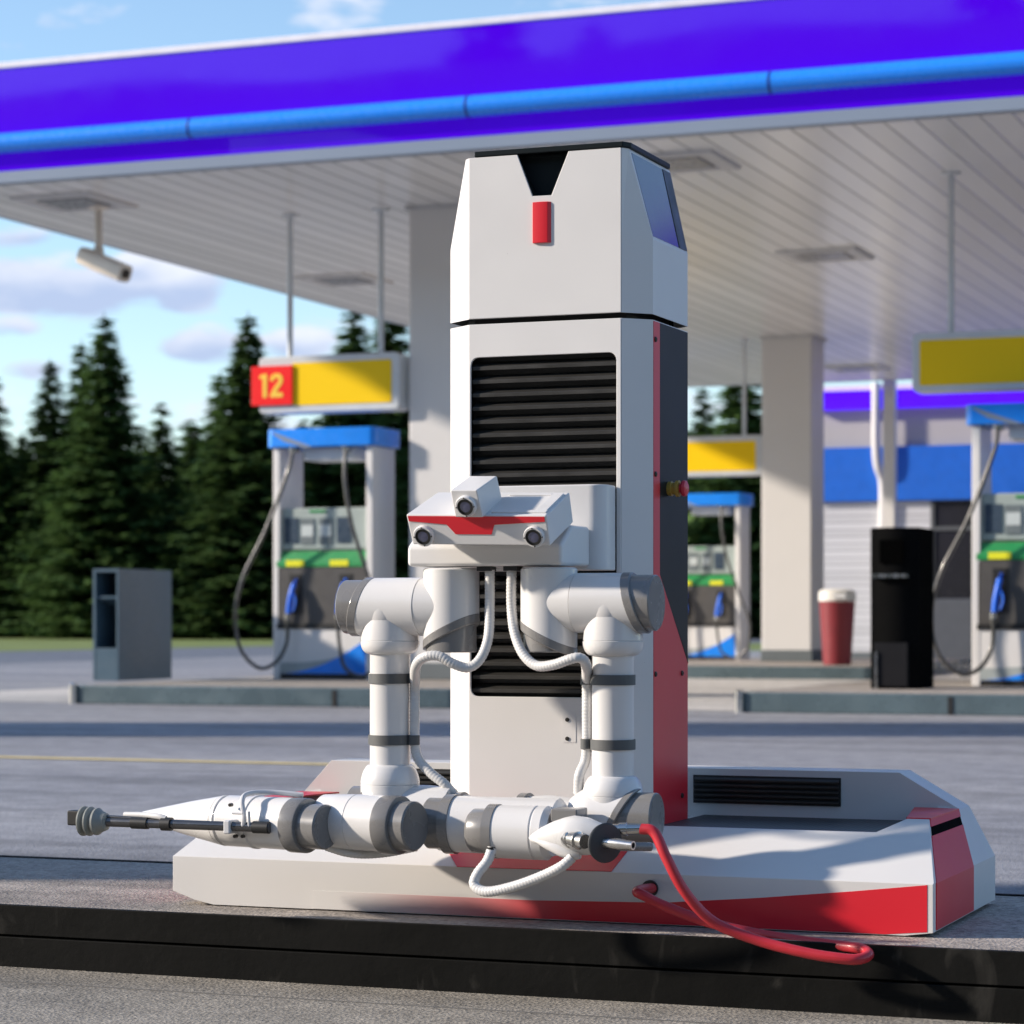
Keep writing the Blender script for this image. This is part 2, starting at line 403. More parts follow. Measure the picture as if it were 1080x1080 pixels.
# grass verge rising to the wood
gv=MB(); gv.add([(-220,-60,0.0),(-33.5,-60,0.0),(-33.5,104,0.0),(-220,104,0.0)],[(0,1,2,3)])
struct(gv.build('grass_verge',GRASS))
# near island : black stepped kerb + concrete top
ZI=0.125
b=MB(); b.box(-14,14,4.480,5.385,0.0,ZI)
struct(b.build('pavement',ASPH2))
k=MB(); k.box(-14,14,4.466,4.481,0.066,ZI+0.0015)
k.box(-14,14,4.462,4.479,0.0,0.062); k.box(-14,14,4.476,4.4795,0.062,0.066)
k.box(-14,14,5.384,5.404,0.0,ZI+0.003)
struct(k.build('kerb',KERB,bevel=0.003))
# ============================================================= ROBOT
R=thing('refuelling_robot','white two-armed refuelling robot with black louvred tower and red stripes on the near kerb island','robot',(-1.76,4.92,ZI))
YF=4.735; XR=-1.613; XL=-1.9335; XRO=-1.565; XLO=-1.9935; YC=4.783; YB=5.03
ZD=0.297
# ---- base
Yb0,Yb1=4.615,5.22; xl,xr=-2.538,-0.974; xlt,xrt=-2.487,-1.027
cz=0.223; zt=0.324
def fy(z): return Yb0+(z-cz)/0.467
base=MB()
# closed shell built from sections along X : (x, list of (y,z))
zr=0.300
ztop=0.395
def sec(x,pts): return [V((x,y,z)) for y,z in pts]
cap=fy(zt)
full=[ (4.615,0.127),(4.615,cz),(fy(zr),zr),(fy(zr)+0.012,zr),(fy(zr)+0.013,0.294),(5.119,0.294),(5.12,0.33),(5.12,ztop),(5.22,ztop),(5.22,cz),(5.22,0.127)]
def sect(x,z1,zf,zdk,zw):
    # z1 bottom height, zf front ridge, zdk deck, zw wall height
    yy=fy(zf)
    return sec(x,[(4.615,z1),(4.615,max(cz,z1)),(yy,zf),(yy+0.012,zf),(yy+0.014,zdk),(5.118,zdk),(5.12,min(0.33,zw)),(5.12,zw),(5.22,zw),(5.22,cz),(5.22,z1)])
def endsec(x,z1): return sec(x,[(4.615,z1),(4.615,cz),(4.622,cz+.001),(4.630,cz+.001),(4.64,cz+.001),(5.19,cz+.001),(5.2,cz+.001),(5.208,cz+.001),(5.218,cz+.001),(5.22,cz),(5.22,z1)])
rings=[endsec(xl,0.152)]
rings.append(sect(xlt,0.135,zt,zt,zt))
rings.append(sect(-2.445,0.127,zt,zt-.001,0.368))
rings.append(sect(-2.42,0.127,0.312,0.309,ztop))
rings.append(sect(-2.39,0.127,zr,0.294,ztop))
rings.append(sect(-1.15,0.127,zr,0.294,ztop))
rings.append(sect(-1.12,0.127,zr,0.294,0.3777))
rings.append(sect(-1.07,0.127,zt,zt-.001,0.3488))
rings.append(sect(xrt,0.127,zt,zt,zt))
rings.append(endsec(xr,0.134))
base.loft(rings)
BASE=base.build('base',BASEW,R,smooth_ang=18,bevel=0.002)
# end panels in red (right one seen, left one mirrored)
for sgn,xo,xi in((1,xr,xrt),(-1,xl,xlt)):
    e=0.0022*sgn
    ep=MB(); ya0,ya1=4.638,4.985; yt0,yt1=fy(zt)+0.002,5.105
    slot0,slot1=zt-0.012,zt-0.027
    def lx(z): # lean plane
        return xo+(xi-xo)*(z-cz)/(zt-cz)
    def yl(z,a,b2): return a+(b2-a)*(z-cz)/(zt-cz)
    th=0.004*sgn
    def quad(za,zb):
        P=[]
        for z in(za,zb):
            if z>cz: P+= [(lx(z)+e,yl(z,ya0,yt0),z),(lx(z)+e,yl(z,ya1,yt1),z)]
            else: P+= [(xo+e,ya0,z),(xo+e,ya1,z)]
        q=[P[0],P[1],P[3],P[2]]
        ep.loft([[V(p)-V((th,0,0)) for p in q],[V(p) for p in q]])
    quad(0.137 if sgn>0 else 0.156,cz); quad(cz,slot1); quad(slot0,zt-0.0005)
    ep.loft([[V((xi+e,yt0,zt-0.001)),V((xi+e,yt1,zt-0.001)),V((xi-0.09*sgn,5.112,zt-0.001)),V((xi-0.045*sgn,yt0,zt-0.001))],
             [V((xi+e,yt0,zt+0.0022)),V((xi+e,yt1,zt+0.0022)),V((xi-0.09*sgn,5.112,zt+0.0022)),V((xi-0.045*sgn,yt0,zt+0.0022))]])
    PN=ep.build('end_panel',RED,BASE,smooth_ang=15)
    sl=MB(); sl.loft([[V((lx(slot1)+e*.8,yl(slot1,ya0,yt0)+.003,slot1)),V((lx(slot1)+e*.8,yl(slot1,ya1,yt1)-.003,slot1)),V((lx(slot0)+e*.8,yl(slot0,ya1,yt1)-.003,slot0)),V((lx(slot0)+e*.8,yl(slot0,ya0,yt0)+.003,slot0))],
                      [V((lx(slot1)+e*.2,yl(slot1,ya0,yt0)+.003,slot1)),V((lx(slot1)+e*.2,yl(slot1,ya1,yt1)-.003,slot1)),V((lx(slot0)+e*.2,yl(slot0,ya1,yt1)-.003,slot0)),V((lx(slot0)+e*.2,yl(slot0,ya0,yt0)+.003,slot0))]])
    sl.build('slot',mat('slot shade black',(0.004,0.004,0.004),0.95,spec=0.02),BASE)  # near-black strip paints the shade inside the slot
# ribbed deck
for x0,x1 in((-2.385,XLO-0.004),(XRO+0.004,-1.124)):
    dk=MB(); dk.box(x0,x1,fy(zr)+0.016,5.116,0.2935,0.2985); dk.build('deck_tread',TREAD,BASE)
# vents in the back wall, either side of the tower
def louvres(mb,x0,x1,z0,z1,Y,pitch,depth=0.012,tilt=0.5):
    n=max(1,int(round((z1-z0)/pitch))); p=(z1-z0)/n
    for i in range(n):
        zc=z0+p*(i+0.5)
        # slat profile in (y,z): leaning, front edge low
        prof=[(Y-0.002,zc-p*0.30),(Y-0.002,zc-p*0.02),(Y+depth,zc+p*0.42),(Y+depth,zc+p*0.12)]
        mb.loft([[V((x0,a,b2)) for a,b2 in prof],[V((x1,a,b2)) for a,b2 in prof]])
for x0,x1 in((-1.585,W(887,820,5.12)[0]),(-2.31,-2.02)):
    vb=MB(); vb.box(x0,x1,5.117,5.1195,0.323,0.381); 
    vo=vb.build('vent',BLACK,BASE)
    vs=MB(); louvres(vs,x0+.003,x1-.003,0.326,0.379,5.1115,0.0115,0.006); vs.build('vent_slats',SLAT,BASE)
# red inset on the sloped front + fading red strip on the vertical front
def onslope(px,py,off=0.0015):
    # intersect ray with slope plane
    a,b_=ray(px); kz=(py-HY)/F
    d=(CH-cz+0.467*Yb0)/(kz+0.467*b_)
    n=V((0,-0.467,1)).normalized()
    return V((a*d,b_*d,CH-kz*d))+n*off
def onfront(px,py,off=0.0015):
    p=W(px,py,Yb0); p.y-=0.0007; return p
def sheet_pts(mb,pts,n,t=0.0012):
    mb.loft([[p-n*t for p in pts],pts])
rs=MB(); n=V((0,-0.467,1)).normalized()
P=[onslope(482,914.5),onslope(645,919.5),onslope(672,885),onslope(462,880)]
sheet_pts(rs,P,n); rs.build('red_inset',RED,BASE)
fs=MB(); tops=[(330,939),(560,949.5),(700,952),(800,947),(900,940),(978,933.5)]
bots=[]
T=[onfront(*p) for p in tops]
B=[V((p.x,p.y,0.1285)) for p in T]
B[-1].z=0.1355; B[-2]=V((B[-2].x+0.06,B[-2].y,0.1285))
for q in(0,):
    ring=B+T[::-1]
    sheet_pts(fs,ring,V((0,-1,0)))
fs.build('red_lower_stripe',FADE,BASE)
# port where the hose leaves
pp=W(686,937,Yb0)
pt=MB(); pt.lathe(pp+V((0,-0.006,0)),(0,1,0),[(0,0.0115),(0,0.016),(0.012,0.016)],28); pt.build('hose_port',BLACK,BASE)

# ---- tower
zs0=W(655,329.5,YF).z; zs1=zs0-0.011    # seam
zl=1.452; zt2=1.626
def foot(o,xr_=XRO,xl_=XLO,yf=YF,yc=YC,xr2=XR,xl2=XL):
    return [(xl2+0,yf+o),(xr2+0,yf+o),(xr_-o,yc+0),(xr_-o,YB-0.02),(xr_-0.02,YB-o),(xl_+0.02,YB-o),(xl_+o,YB-0.02),(xl_+o,yc+0)]
def ring(fp,z): return [V((x,y,z)) for x,y in fp]
core=MB()
core.loft([ring(foot(0.03,XRO-.006,XLO+.006),ZD-0.002),ring(foot(0.03,XRO-.006,XLO+.006),zl),ring(foot(0.03,XRO-.05,XLO+.05),zt2-0.002)])
CORE=core.build('tower_core',BLACK,R)
shell=MB()
def open_loft(rings):  # skip front face
    n=len(rings[0]); b0=len(shell.v)
    for r in rings: shell.v+=r
    for k2 in range(len(rings)-1):
        for i in range(1,n):
            j=(i+1)%n; a=b0+k2*n; shell.f.append((a+i,a+j,a+n+j,a+n+i))
open_loft([ring(foot(0),ZD-0.001),ring(foot(0),zs1)])
TOPX_R=-1.604; TOPX_L=-1.946
ftop=[(XL,YF),(XR,YF),(TOPX_R,YF+0.014),(TOPX_R,YB-0.02),(TOPX_R-0.02,YB),(TOPX_L+0.02,YB),(TOPX_L,YB-0.02),(TOPX_L,YF+0.014)]
open_loft([ring(foot(0),zs0),ring(foot(0),zl),ring(ftop,zt2)])
SH=shell.build('tower',ROBOT,R,smooth_ang=12)
so=SH.modifiers.new('thick','SOLIDIFY'); so.thickness=0.002; so.offset=0
for p in SH.data.polygons: p.use_smooth=False
# front plates
gx0,gz1=W(497,374,YF).x,W(560,375,YF).z; gx1=W(650.5,735,YF).x; gz0=W(560,735,YF).z
lo=[(XL,ZD-0.001),(XR,ZD-0.001),(XR,zs1),(XL,zs1)]
plate('front_panel',[lo,rrect(gx0,gx1,gz0,gz1,0.016)],0.006,MXZ(YF+0.003),ROBOT,SH,bevel=0.0012)
nt_=[W(546,163,YF),W(562,207,YF),W(582,206,YF),W(600,160,YF)]
up=[(XL,zs0),(XR,zs0),(XR,zt2),(nt_[3].x,zt2),(nt_[2].x,nt_[2].z),(nt_[1].x,nt_[1].z),(nt_[0].x,zt2),(XL,zt2)]
plate('upper_front_panel',[up],0.006,MXZ(YF+0.003),ROBOT,SH,bevel=0.0012)
# slats of the main grille
gl=MB(); louvres(gl,gx0+0.001,gx1-0.001,gz0+0.002,gz1-0.004,YF+0.006,0.0268,0.022)
gl.build('grille',SLAT,SH,bevel=0.0008)
# notch cavity + red tag
nc=MB()
q=[(nt_[0].x,zt2-0.003),(nt_[1].x,nt_[1].z),(nt_[2].x,nt_[2].z),(nt_[3].x,zt2-0.003)]
nc.loft([[V((x,YF+0.004,z)) for x,z in q],[V((x+(-0.004 if i<2 else -0.012),YF+0.027,z+(0.012 if i in(1,2) else 0))) for i,(x,z) in enumerate(q)]],cap0=False,cap1=True)
nc.build('notch_lining',DARKP,SH)
tg0,tg1=W(563,214,YF),W(582,256,YF)
tg=MB(); 
rr=[]
for z in(tg1.z,tg0.z):
    rr.append([V((tg0.x,YF,z)),V((tg0.x,YF-0.008,z)),V((tg0.x+.02,YF-0.010,z)),V((tg1.x-.006,YF-0.008,z)),V((tg1.x,YF-0.003,z)),V((tg1.x,YF,z))])
tg.loft(rr); tg.build('red_tag',RED,SH,bevel=0.001)
# cap
cp=MB(); cpf=[(XL+0.012,YF-0.004),(XR+0.004,YF-0.004),(TOPX_R+0.006,YF+0.016),(TOPX_R+0.006,YB-0.03),(TOPX_R-0.02,YB-0.005),(TOPX_L+0.03,YB-0.005),(TOPX_L+0.02,YB-0.03),(TOPX_L+0.02,YF+0.02)]
cp.loft([ring(cpf,zt2+0.001),ring(cpf,zt2+0.012)]); cp.build('top_cap',DARKP,SH,bevel=0.002)
# side windows on the leaning faces
for s_,xo,xt in((1,XRO,TOPX_R),(-1,XLO,TOPX_L)):
    wn=MB(); off=0.0015*s_
    def wp(y0,z): 
        t=(z-zl)/(zt2-zl); return V((xo+(xt-xo)*t+off,y0,z))
    za,zb=zl+0.006,zt2-0.006
    A=[wp(YC+0.004,za),wp(YB-0.075,za),wp(YB-0.075,zb),wp(YC-0.022,zb)]
    wn.loft([[p-V((0.004*s_,0,0)) for p in A],A]); wn.build('side_window',GLASSB,SH)
    wn=MB(); A=[wp(YB-0.073,za),wp(YB-0.022,za),wp(YB-0.022,zb),wp(YB-0.073,zb)]
    A=[p+V((0.001*s_,0,0)) for p in A]
    wn.loft([[p-V((0.004*s_,0,0)) for p in A],A]); wn.build('window_frame',BLACK,SH)
# side panels: dark with red
def yz(px,py): p=WX(px,py,XRO); return (p.y,p.z)
yA=YC+0.002; yB2=YB-0.022; ys=yz(695,450)[0]
z606=yz(695,606)[1]; p2=yz(725,700)
redp=[(yA,ZD),(yB2,ZD),(yB2,p2[1]),(p2[0],p2[1]),(ys,z606),(ys,zs1-0.002),(yA,zs1-0.002)]
plate('side_red_panel',[redp],0.002,MYZ(XRO),RED,SH)
dkp=[(ys+.001,z606),(p2[0]+.001,p2[1]+.002),(yB2,p2[1]+.002),(yB2,zs1-0.002),(ys+.001,zs1-0.002)]
plate('side_dark_panel',[dkp],0.002,MYZ(XRO),DARKP,SH)
ltp=[(yA,ZD),(yB2,ZD),(yB2,zs1-0.002),(yA,zs1-0.002)]
plate('side_dark_panel',[ltp],0.002,MYZ(XLO-0.002),DARKP,SH)
for px,py in((691,358),(691,500),(691,711),(719,710),(719,839)):
    p=WX(px,py,XRO+0.002); mb=MB(); mb.lathe(p,(1,0,0),[(0,0.0055),(0.003,0.005),(0.0035,0.003),(0.001,0.002)],14); mb.build('bolt',BOLT,SH)
pe=WX(705,515.5,XRO+0.002)
mb=MB(); mb.lathe(pe,(1,0,0),[(0,0.014),(0.008,0.015),(0.009,0.012),(0.016,0.0125),(0.017,0.0165),(0.023,0.0165),(0.024,0.012)],24)
EST=mb.build('stop_button_collar',YEL,SH)
mb=MB(); mb.lathe(pe,(1,0,0),[(0.023,0.009),(0.028,0.009),(0.029,0.015),(0.032,0.0165),(0.037,0.0155),(0.040,0.010),(0.041,0.001)],24); mb.build('stop_button',BTN,SH)
# little cover plate with two screws low on the front
cpz=W(598,768,YF)
plate('cover_plate',[rrect(cpz.x-.009,cpz.x+.02,cpz.z-.028,cpz.z+.03,0.002)],0.0008,MXZ(YF-0.003),ROBOT,SH)
for py in(759,779):
    p=W(599,py,YF); mb=MB(); mb.lathe(p+V((0,-0.004,0)),(0,-1,0),[(0,0.0042),(0.0015,0.004),(0.0018,0.002)],14); mb.build('screw',BOLT,SH)

# ---- shoulder block (mount box + shelf)
YS0,YS1=4.50,4.66
mbx=MB()
xR=-1.6235; xLb=-1.93; zb0,zb1=W(640,602,YF).z,W(640,512.5,YF).z
fp=[(xLb,YF-0.0035),(xLb,YS1)]
for k2 in range(7):
    a=math.radians(90*k2/6); fp.append((xR-0.032+0.032*math.sin(a),YS1+0.032-0.032*math.cos(a)))
fp.append((xR,YF-0.0035))
mbx.loft([ring(fp,zb0),ring(fp,zb1)])
TOR=mbx.build('shoulder_block',ROBOT,R,bevel=0.003)
shf=MB(); sL,sR=-1.967,-1.651
zA,zB,zC=0.806,0.845,0.884
prof=[(YS0,zA),(YS0,zB),(YS0+0.06,zC),(YS1-0.0005,zC),(YS1-0.0005,zA)]
shf.loft([[V((sL,a,b2)) for a,b2 in prof],[V((sR,a,b2)) for a,b2 in prof]])
shf.build('shelf',ROBOT,TOR,bevel=0.008,seg=3)
# cable gland under the shelf
for px in(513,541): 
    p=W(px,600,4.53); cg=MB(); cg.box(p.x-.014,p.x+.014,4.515,4.545,0.797,0.8055); cg.build('cable_gland',BLACK,TOR)
# ---- head
Yh=4.405
A=W(428,544,Yh); Bp=W(574,541.5,Yh)
ang=math.radians(21)
xh0,xh1=A.x,Bp.x+0.004
hx=(xh0+xh1)/2; hw=(xh1-xh0)/2
zc_=0.885
axx=V((1,0,0.0)).normalized(); axx=V((math.cos(0.02),0,-math.sin(0.02)))
fwd=V((0,-math.cos(ang),-math.sin(ang)))      # direction the face looks
upv=axx.cross(fwd)*-1
if upv.z<0: upv=-upv
O=V((hx,Yh,W(500,543,Yh).z))                    # middle of the front top edge
def hp(u,v,w): return O+axx*u+upv*v-fwd*w       # u right, v up, w back
HH=0.060; HD=0.135
hd=MB()
fr=[(-hw,0),(hw,0),(hw+0.001,-HH),(-hw+0.006,-HH)]
bk=[(-hw+0.012,0),(hw+0.000,0),(hw+0.001,-HH),(-hw+0.012,-HH)]
hd.loft([[hp(a,b2,0) for a,b2 in fr],[hp(a,b2,HD) for a,b2 in bk]])
HEAD=hd.build('head',ROBOT,R,bevel=0.003)
# red brow band
rb=MB()
pts=[(-hw+0.004,-0.003),(hw-0.004,-0.003),(hw-0.004,-0.0125),(0.036,-0.019),(0.028,-0.038),(-0.044,-0.038),(-0.060,-0.019),(-hw+0.005,-0.013)]
rb.loft([[hp(a,b2,0.001) for a,b2 in pts],[hp(a,b2,-0.0012) for a,b2 in pts]]); rb.build('brow_stripe',RED,HEAD)
# recessed tray on top (lighter lip)
tr=MB(); 
for (u0,u1,w0,w1) in((0.028,hw-0.004,0.010,0.022),(hw-0.028,hw-0.006,0.022,0.120),(0.028,hw-0.028,0.110,0.120)):
    q=[(u0,w0),(u1,w0),(u1,w1),(u0,w1)]
    tr.loft([[hp(a,-0.001,b2) for a,b2 in q],[hp(a,0.003,b2) for a,b2 in q]])
tr.build('top_rim',ROBOT,HEAD,bevel=0.001)
def lens(c,ax,r,parent,s=1.0):
    mb=MB(); mb.lathe(c,ax,[(-0.004,r*0.9),(0.0,r),(0.006*s,r),(0.009*s,r*0.92),(0.009*s,r*0.70),(0.006*s,r*0.68)],32)
    lo_=mb.build('lens_ring',STEEL if False else ROBOT,parent)
    mb=MB(); mb.lathe(c,ax,[(0.003*s,r*0.72),(0.0075*s,r*0.70),(0.0085*s,r*0.5),(0.009*s,r*0.01)],32); mb.build('lens',LENSG,parent)
    mb=MB(); mb.lathe(c,ax,[(0.0085*s,r*0.76),(0.0105*s,r*0.75),(0.0105*s,r*0.68),(0.007*s,r*0.68)],32); mb.build('lens_bezel',BLACK,parent)
    u=ax.orthogonal().normalized(); w=ax.cross(u)
    for k3 in range(4):
        a=PI/4+k3*PI/2; q=c+(u*math.cos(a)+w*math.sin(a))*r*0.86
        mb=MB(); mb.lathe(q,ax,[(0.008*s,r*0.07),(0.0105*s,r*0.06)],8); mb.build('lens_screw',BOLT,parent)
lens(hp(-hw+0.033,-0.041,0),fwd,0.0205,HEAD); lens(hp(hw-0.027,-0.0405,0),fwd,0.0205,HEAD)
tb=MB(); c0=hp(-0.010,0,0)
def hq(u,v,w): return hp(-0.011+u,v,w-0.012)
fr=[(-0.028,0.052),(0.025,0.052),(0.031,-0.001),(-0.025,-0.001)]
bk=[(-0.030,0.046),(0.026,0.046),(0.031,-0.004),(-0.025,-0.004)]
tb.loft([[hq(a,b2,0.0) for a,b2 in fr],[hq(a,b2,0.105) for a,b2 in bk]])
TBX=tb.build('top_camera',ROBOT,HEAD,bevel=0.0025)
lens(hq(0.0015,0.022,0.0),fwd,0.0205,HEAD)

# ---- arms
YA=4.545
def X_(px,Y=YA): return W(px,600,Y).x
def Z_(px,py,Y=YA): return W(px,py,Y).z
def gbarrel(parent,p,ax,r,segs,sd=None):
    """segs: list of (name, t0, t1, radius factor, shear0, shear1, mat)"""
    for nm,t0,t1,rf,s0,s1,m_ in segs:
        mb=MB(); e=0.003
        rad=r*rf
        pr=[(t0,rad-0.002),(t0+0.002,rad),(t1-0.002,rad),(t1,rad-0.002)] if t1>t0 else [(t0,rad-0.002),(t0-0.002,rad),(t1+0.002,rad),(t1,rad-0.002)]
        mb.lathe(p,ax,pr,48,sl=(sd,[s0,s0,s1,s1]) if sd else None)
        mb.build(nm,m_,parent)
def upper_arm(side,pxB,pxT,top,y_h,flange_bot,tube_bot,el_bot,capx):
    """side -1 left, +1 right."""
    rb_=0.054; xb=X_(pxB); xt=X_(pxT); zh=Z_((pxB+pxT)/2,y_h)
    sd=V((1,0,0))
    arm=MB()
    # shoulder barrel (vertical) hanging under the shelf, lower end cut on a slant
    zb_=Z_(pxB,662 if side<0 else 668)
    sl_=-side*0.5*1
    ztop_=0.803
    arm.lathe((xb,YA,ztop_),(0,0,-1),[(0,0.050),(0.003,rb_),(ztop_-zb_,rb_)],56,sl=(sd,[0,0,0.50*side]))
    # horizontal link
    xo=X_(capx); r2=0.0565
    x0=xb; 
    arm.lathe((xb,YA,zh),(side,0,0),[(-0.004,r2-0.006),(0.058,r2-.001),(0.0585,r2-.0022),(0.060,r2),(abs(xo-xb)-0.030,r2)],56,sl=(V((0,0,1)),[0,0,0,0,-0.28]))
    # vertical tube with rounded flange and flared foot
    zf=zh; z1=Z_(pxT,676); z2=Z_(pxT,flange_bot); z3=Z_(pxT,tube_bot); z4=Z_(pxT,tube_bot+18); z5=Z_(pxT,el_bot)
    R1=0.0575; R0=0.0395
    pr=[(0,0.050),(zf-z1-0.004,R1-0.001),(zf-z1-0.001,R1-0.001),(zf-z1,R1-0.002),(zf-z1+0.001,R1)]
    for k3 in range(1,9):
        a=PI/2*k3/8; pr.append((zf-z1+0.002+(z1-z2)*math.sin(a)*0.9,R0+0.001+(R1-R0-0.001)*math.cos(a)))
    pr+=[(zf-z2+0.002,R0),(zf-z3,R0)]
    for k3 in range(1,9):
        a=PI/2*k3/8; pr.append((zf-z3+(z3-z4)*(1-math.cos(a)),R0+(R1-R0)*(0.25*(1-math.cos(a))+0.75*math.sin(a))))
    pr+=[(zf-z4+0.004,R1),(zf-z4+0.005,R1-.0012),(zf-z4+0.006,R1)]
    pr+=[(zf-z5,R1)]
    arm.lathe((xt,YA,zf),(0,0,-1),pr,56)
    # dome where the tube meets the horizontal link
    arm.sphere((xt,YA,zh-0.006),0.0565,40,24)
    # elbow ball
    ze=z5
    arm.sphere((xt,YA,ze),0.0575,40,24,sc=(1,1,0.8))
    A_=arm.build('arm',ARM,R,smooth_ang=40)
    # grey lids
    t1=ztop_-zb_
    bot=ztop_-Z_(pxB,688)
    gbarrel(A_,V((xb,YA,ztop_)),V((0,0,-1)),rb_,[('joint_ring',t1-0.001,t1+0.018,1.015,0.5*side,0.5*side,GREY)],sd)
    gbarrel(A_,V((xb,YA,ztop_)),V((0,0,-1)),rb_,[('joint_cap',t1-0.0,bot,0.90,0.5*side,0.0,GREY)],sd)
    lx_=abs(xo-xb)
    gbarrel(A_,V((xb,YA,zh)),V((side,0,0)),r2,[('joint_ring',lx_-0.031,lx_-0.012,1.015,-0.28,-0.28,GREY)],V((0,0,1)))
    gbarrel(A_,V((xb,YA,zh)),V((side,0,0)),r2,[('joint_cap',lx_-0.014,lx_+0.018,0.93,-0.28,0,GREY)],V((0,0,1)))
    for py in((715.5,780) if side<0 else (717,785)):
        mb=MB(); zz=Z_(pxT,py); mb.lathe((xt,YA,zz-0.0095),(0,0,1),[(0,0.041),(0,0.0425),(0.019,0.0425),(0.019,0.041)],48)
        xh=X_(437) if side<0 else X_(619)
        mb.lathe((xh,YA-0.002,zz-0.0093),(0,0,1),[(0,0.008),(0,0.0115),(0.0187,0.0115),(0.0187,0.008)],24)
        mb.build('strap',STRAP,A_)
    return A_,xt,ze
AL,xtl,zel=upper_arm(-1,476,411.5,598,640,690,806,850,374)
AR,xtr,zer=upper_arm(1,579,646.5,598,636,692,818,858,683)
# right elbow barrel with lid at its right
ze=Z_(650,861)
e=MB(); e.lathe((xtr-0.075,YA-0.012,ze),(1,0,0),[(0,0.036),(0.02,0.050),(0.05,0.0535),(0.088,0.0535)],48,sl=(V((0,0,1)),[0,0,0,0.55]))
ELR=e.build('elbow_shell',ARM,AR,smooth_ang=40)
gbarrel(AR,V((xtr-0.075,YA-0.012,ze)),V((1,0,0)),0.0535,[('joint_ring',0.087,0.103,1.015,0.55,0.55,GREY)],V((0,0,1)))
gbarrel(AR,V((xtr-0.075,YA-0.012,ze)),V((1,0,0)),0.0535,[('joint_cap',0.100,0.166,0.88,0.55,0,GREY)],V((0,0,1)))
# left elbow barrel with lid at its left
ze=Z_(411,856)
e=MB(); e.lathe((xtl-0.03,YA,ze),(1,0,0),[(0,0.052),(0.11,0.0535),(0.16,0.050)],48); e.build('elbow_shell',ARM,AL,smooth_ang=40)
gbarrel(AL,V((xtl,YA,ze)),V((-1,0,0)),0.0535,[('joint_ring',0.030,0.046,1.015,0,0,GREY),('joint_cap',0.044,0.078,0.9,0,0,GREY)])
# forearm shells behind the wrists
e=MB(); e.lathe((X_(455,4.55),4.55,Z_(455,868,4.55)),(1,0,0.02),[(0,0.040),(0.02,0.053),(0.075,0.055),(0.09,0.048),(0.13,0.042)],40)
e.build('forearm',ARM,AL,smooth_ang=40)
mb=MB(); p=W(489,866,4.55); mb.lathe(p+V((-0.01,0,0)),(1,0,0),[(0,0.0545),(0,0.0560),(0.010,0.0560),(0.010,0.054)],40); mb.build('joint_ring',GREY,AL)
e=MB(); e.lathe((X_(528,4.56),4.56,Z_(528,868,4.56)),(1,0,0),[(0,0.036),(0.02,0.050),(0.10,0.056),(0.16,0.050),(0.20,0.044)],40)
e.build('forearm',ARM,AR,smooth_ang=40)
mb=MB(); p=W(556,868,4.56); mb.lathe(p+V((-0.012,0,0)),(1,0,0),[(0,0.050),(0,0.0572),(0.016,0.0576),(0.016,0.052)],40); mb.build('joint_ring',GREY,AR)

# wrists ---------------- helper in pixel stations along X at fixed Y
PIV={}
def stations(name,m_,parent,Y,yc,st,shear=0.0,tilt=0.0,n=48,piv=None,yaw=0.0):
    """st: list of (px, radius px)"""
    x0=W(st[0][0],yc,Y); mb=MB(); pr=[]
    dpx=Y/ray(st[len(st)//2][0])[1]
    for px,rp in st:
        pr.append((W(px,yc,Y).x-x0.x, rp*dpx/F))
    if piv is not None:
        pc=W(piv,yc,Y); axv=V((1,yaw,tilt)).normalized(); x0=pc+axv*(x0.x-pc.x)
        mb.lathe(x0,axv,pr,n)
    else: mb.lathe(x0,(1,0,tilt),pr,n)
    return mb.build(name,m_,parent,smooth_ang=40)
# barrel A : tool flange of the left arm
YT=4.395
stations('wrist',ARM,AL,YT,868,[(228,24),(229,26.5),(233,27),(233.5,25.5),(236,25.8),(237,27),(267,27),(268,28.2),(271,28.2),(272,27),(318,27.5)],piv=290,yaw=-0.20)
stations('tool_cone',WPLA,AL,YT,868.0,[(127,2),(131,5.0),(150,9.5),(190,18.5),(228,25.8)],piv=290,yaw=-0.20)
stations('joint_ring',GREY,AL,YT,869,[(313,26),(313,29),(329,29),(330,28.3),(330,26.5)],piv=290,yaw=-0.20)
stations('joint_cap',GREY,AL,YT,869.5,[(328,22),(328,23.8),(350,23.8),(351.5,22.3),(351.2,21.9)],piv=290,yaw=-0.20)
# barrel B
YBr=4.415
stations('wrist',ARM,AL,YBr,868,[(330,20),(338,28),(360,29),(375,29.6),(375.6,29),(376.2,29.6),(412,29.6)],piv=395,yaw=-0.17)
stations('joint_ring',GREY,AL,YBr,869,[(408,27),(408,31),(425,31),(426,30.2),(426,29)],piv=395,yaw=-0.17)
stations('joint_gap',BLACK,AL,YBr,869,[(420,28),(420,29.6),(425.4,29.6)],piv=395,yaw=-0.17)
stations('joint_gap',BLACK,AL,YT,869,[(324,25),(324,27.4),(329.4,27.4)],piv=290,yaw=-0.20)
stations('joint_cap',GREY,AL,YBr,869.5,[(424,25),(424,26.3),(441,26.3),(442.5,24.8),(442.2,24.3)],piv=395,yaw=-0.17)
# barrel C (right arm)
YCr=4.49
stations('joint_cap',GREY,AR,YCr,868,[(452,25),(454,27),(474,27),(474,25)])
stations('joint_ring',GREY,AR,YCr,869,[(472,28),(472,31.5),(482,31.5),(482,28)])
stations('wrist',ARM,AR,YCr,869,[(480,29),(481,30),(540,30),(590,30),(596,22)])
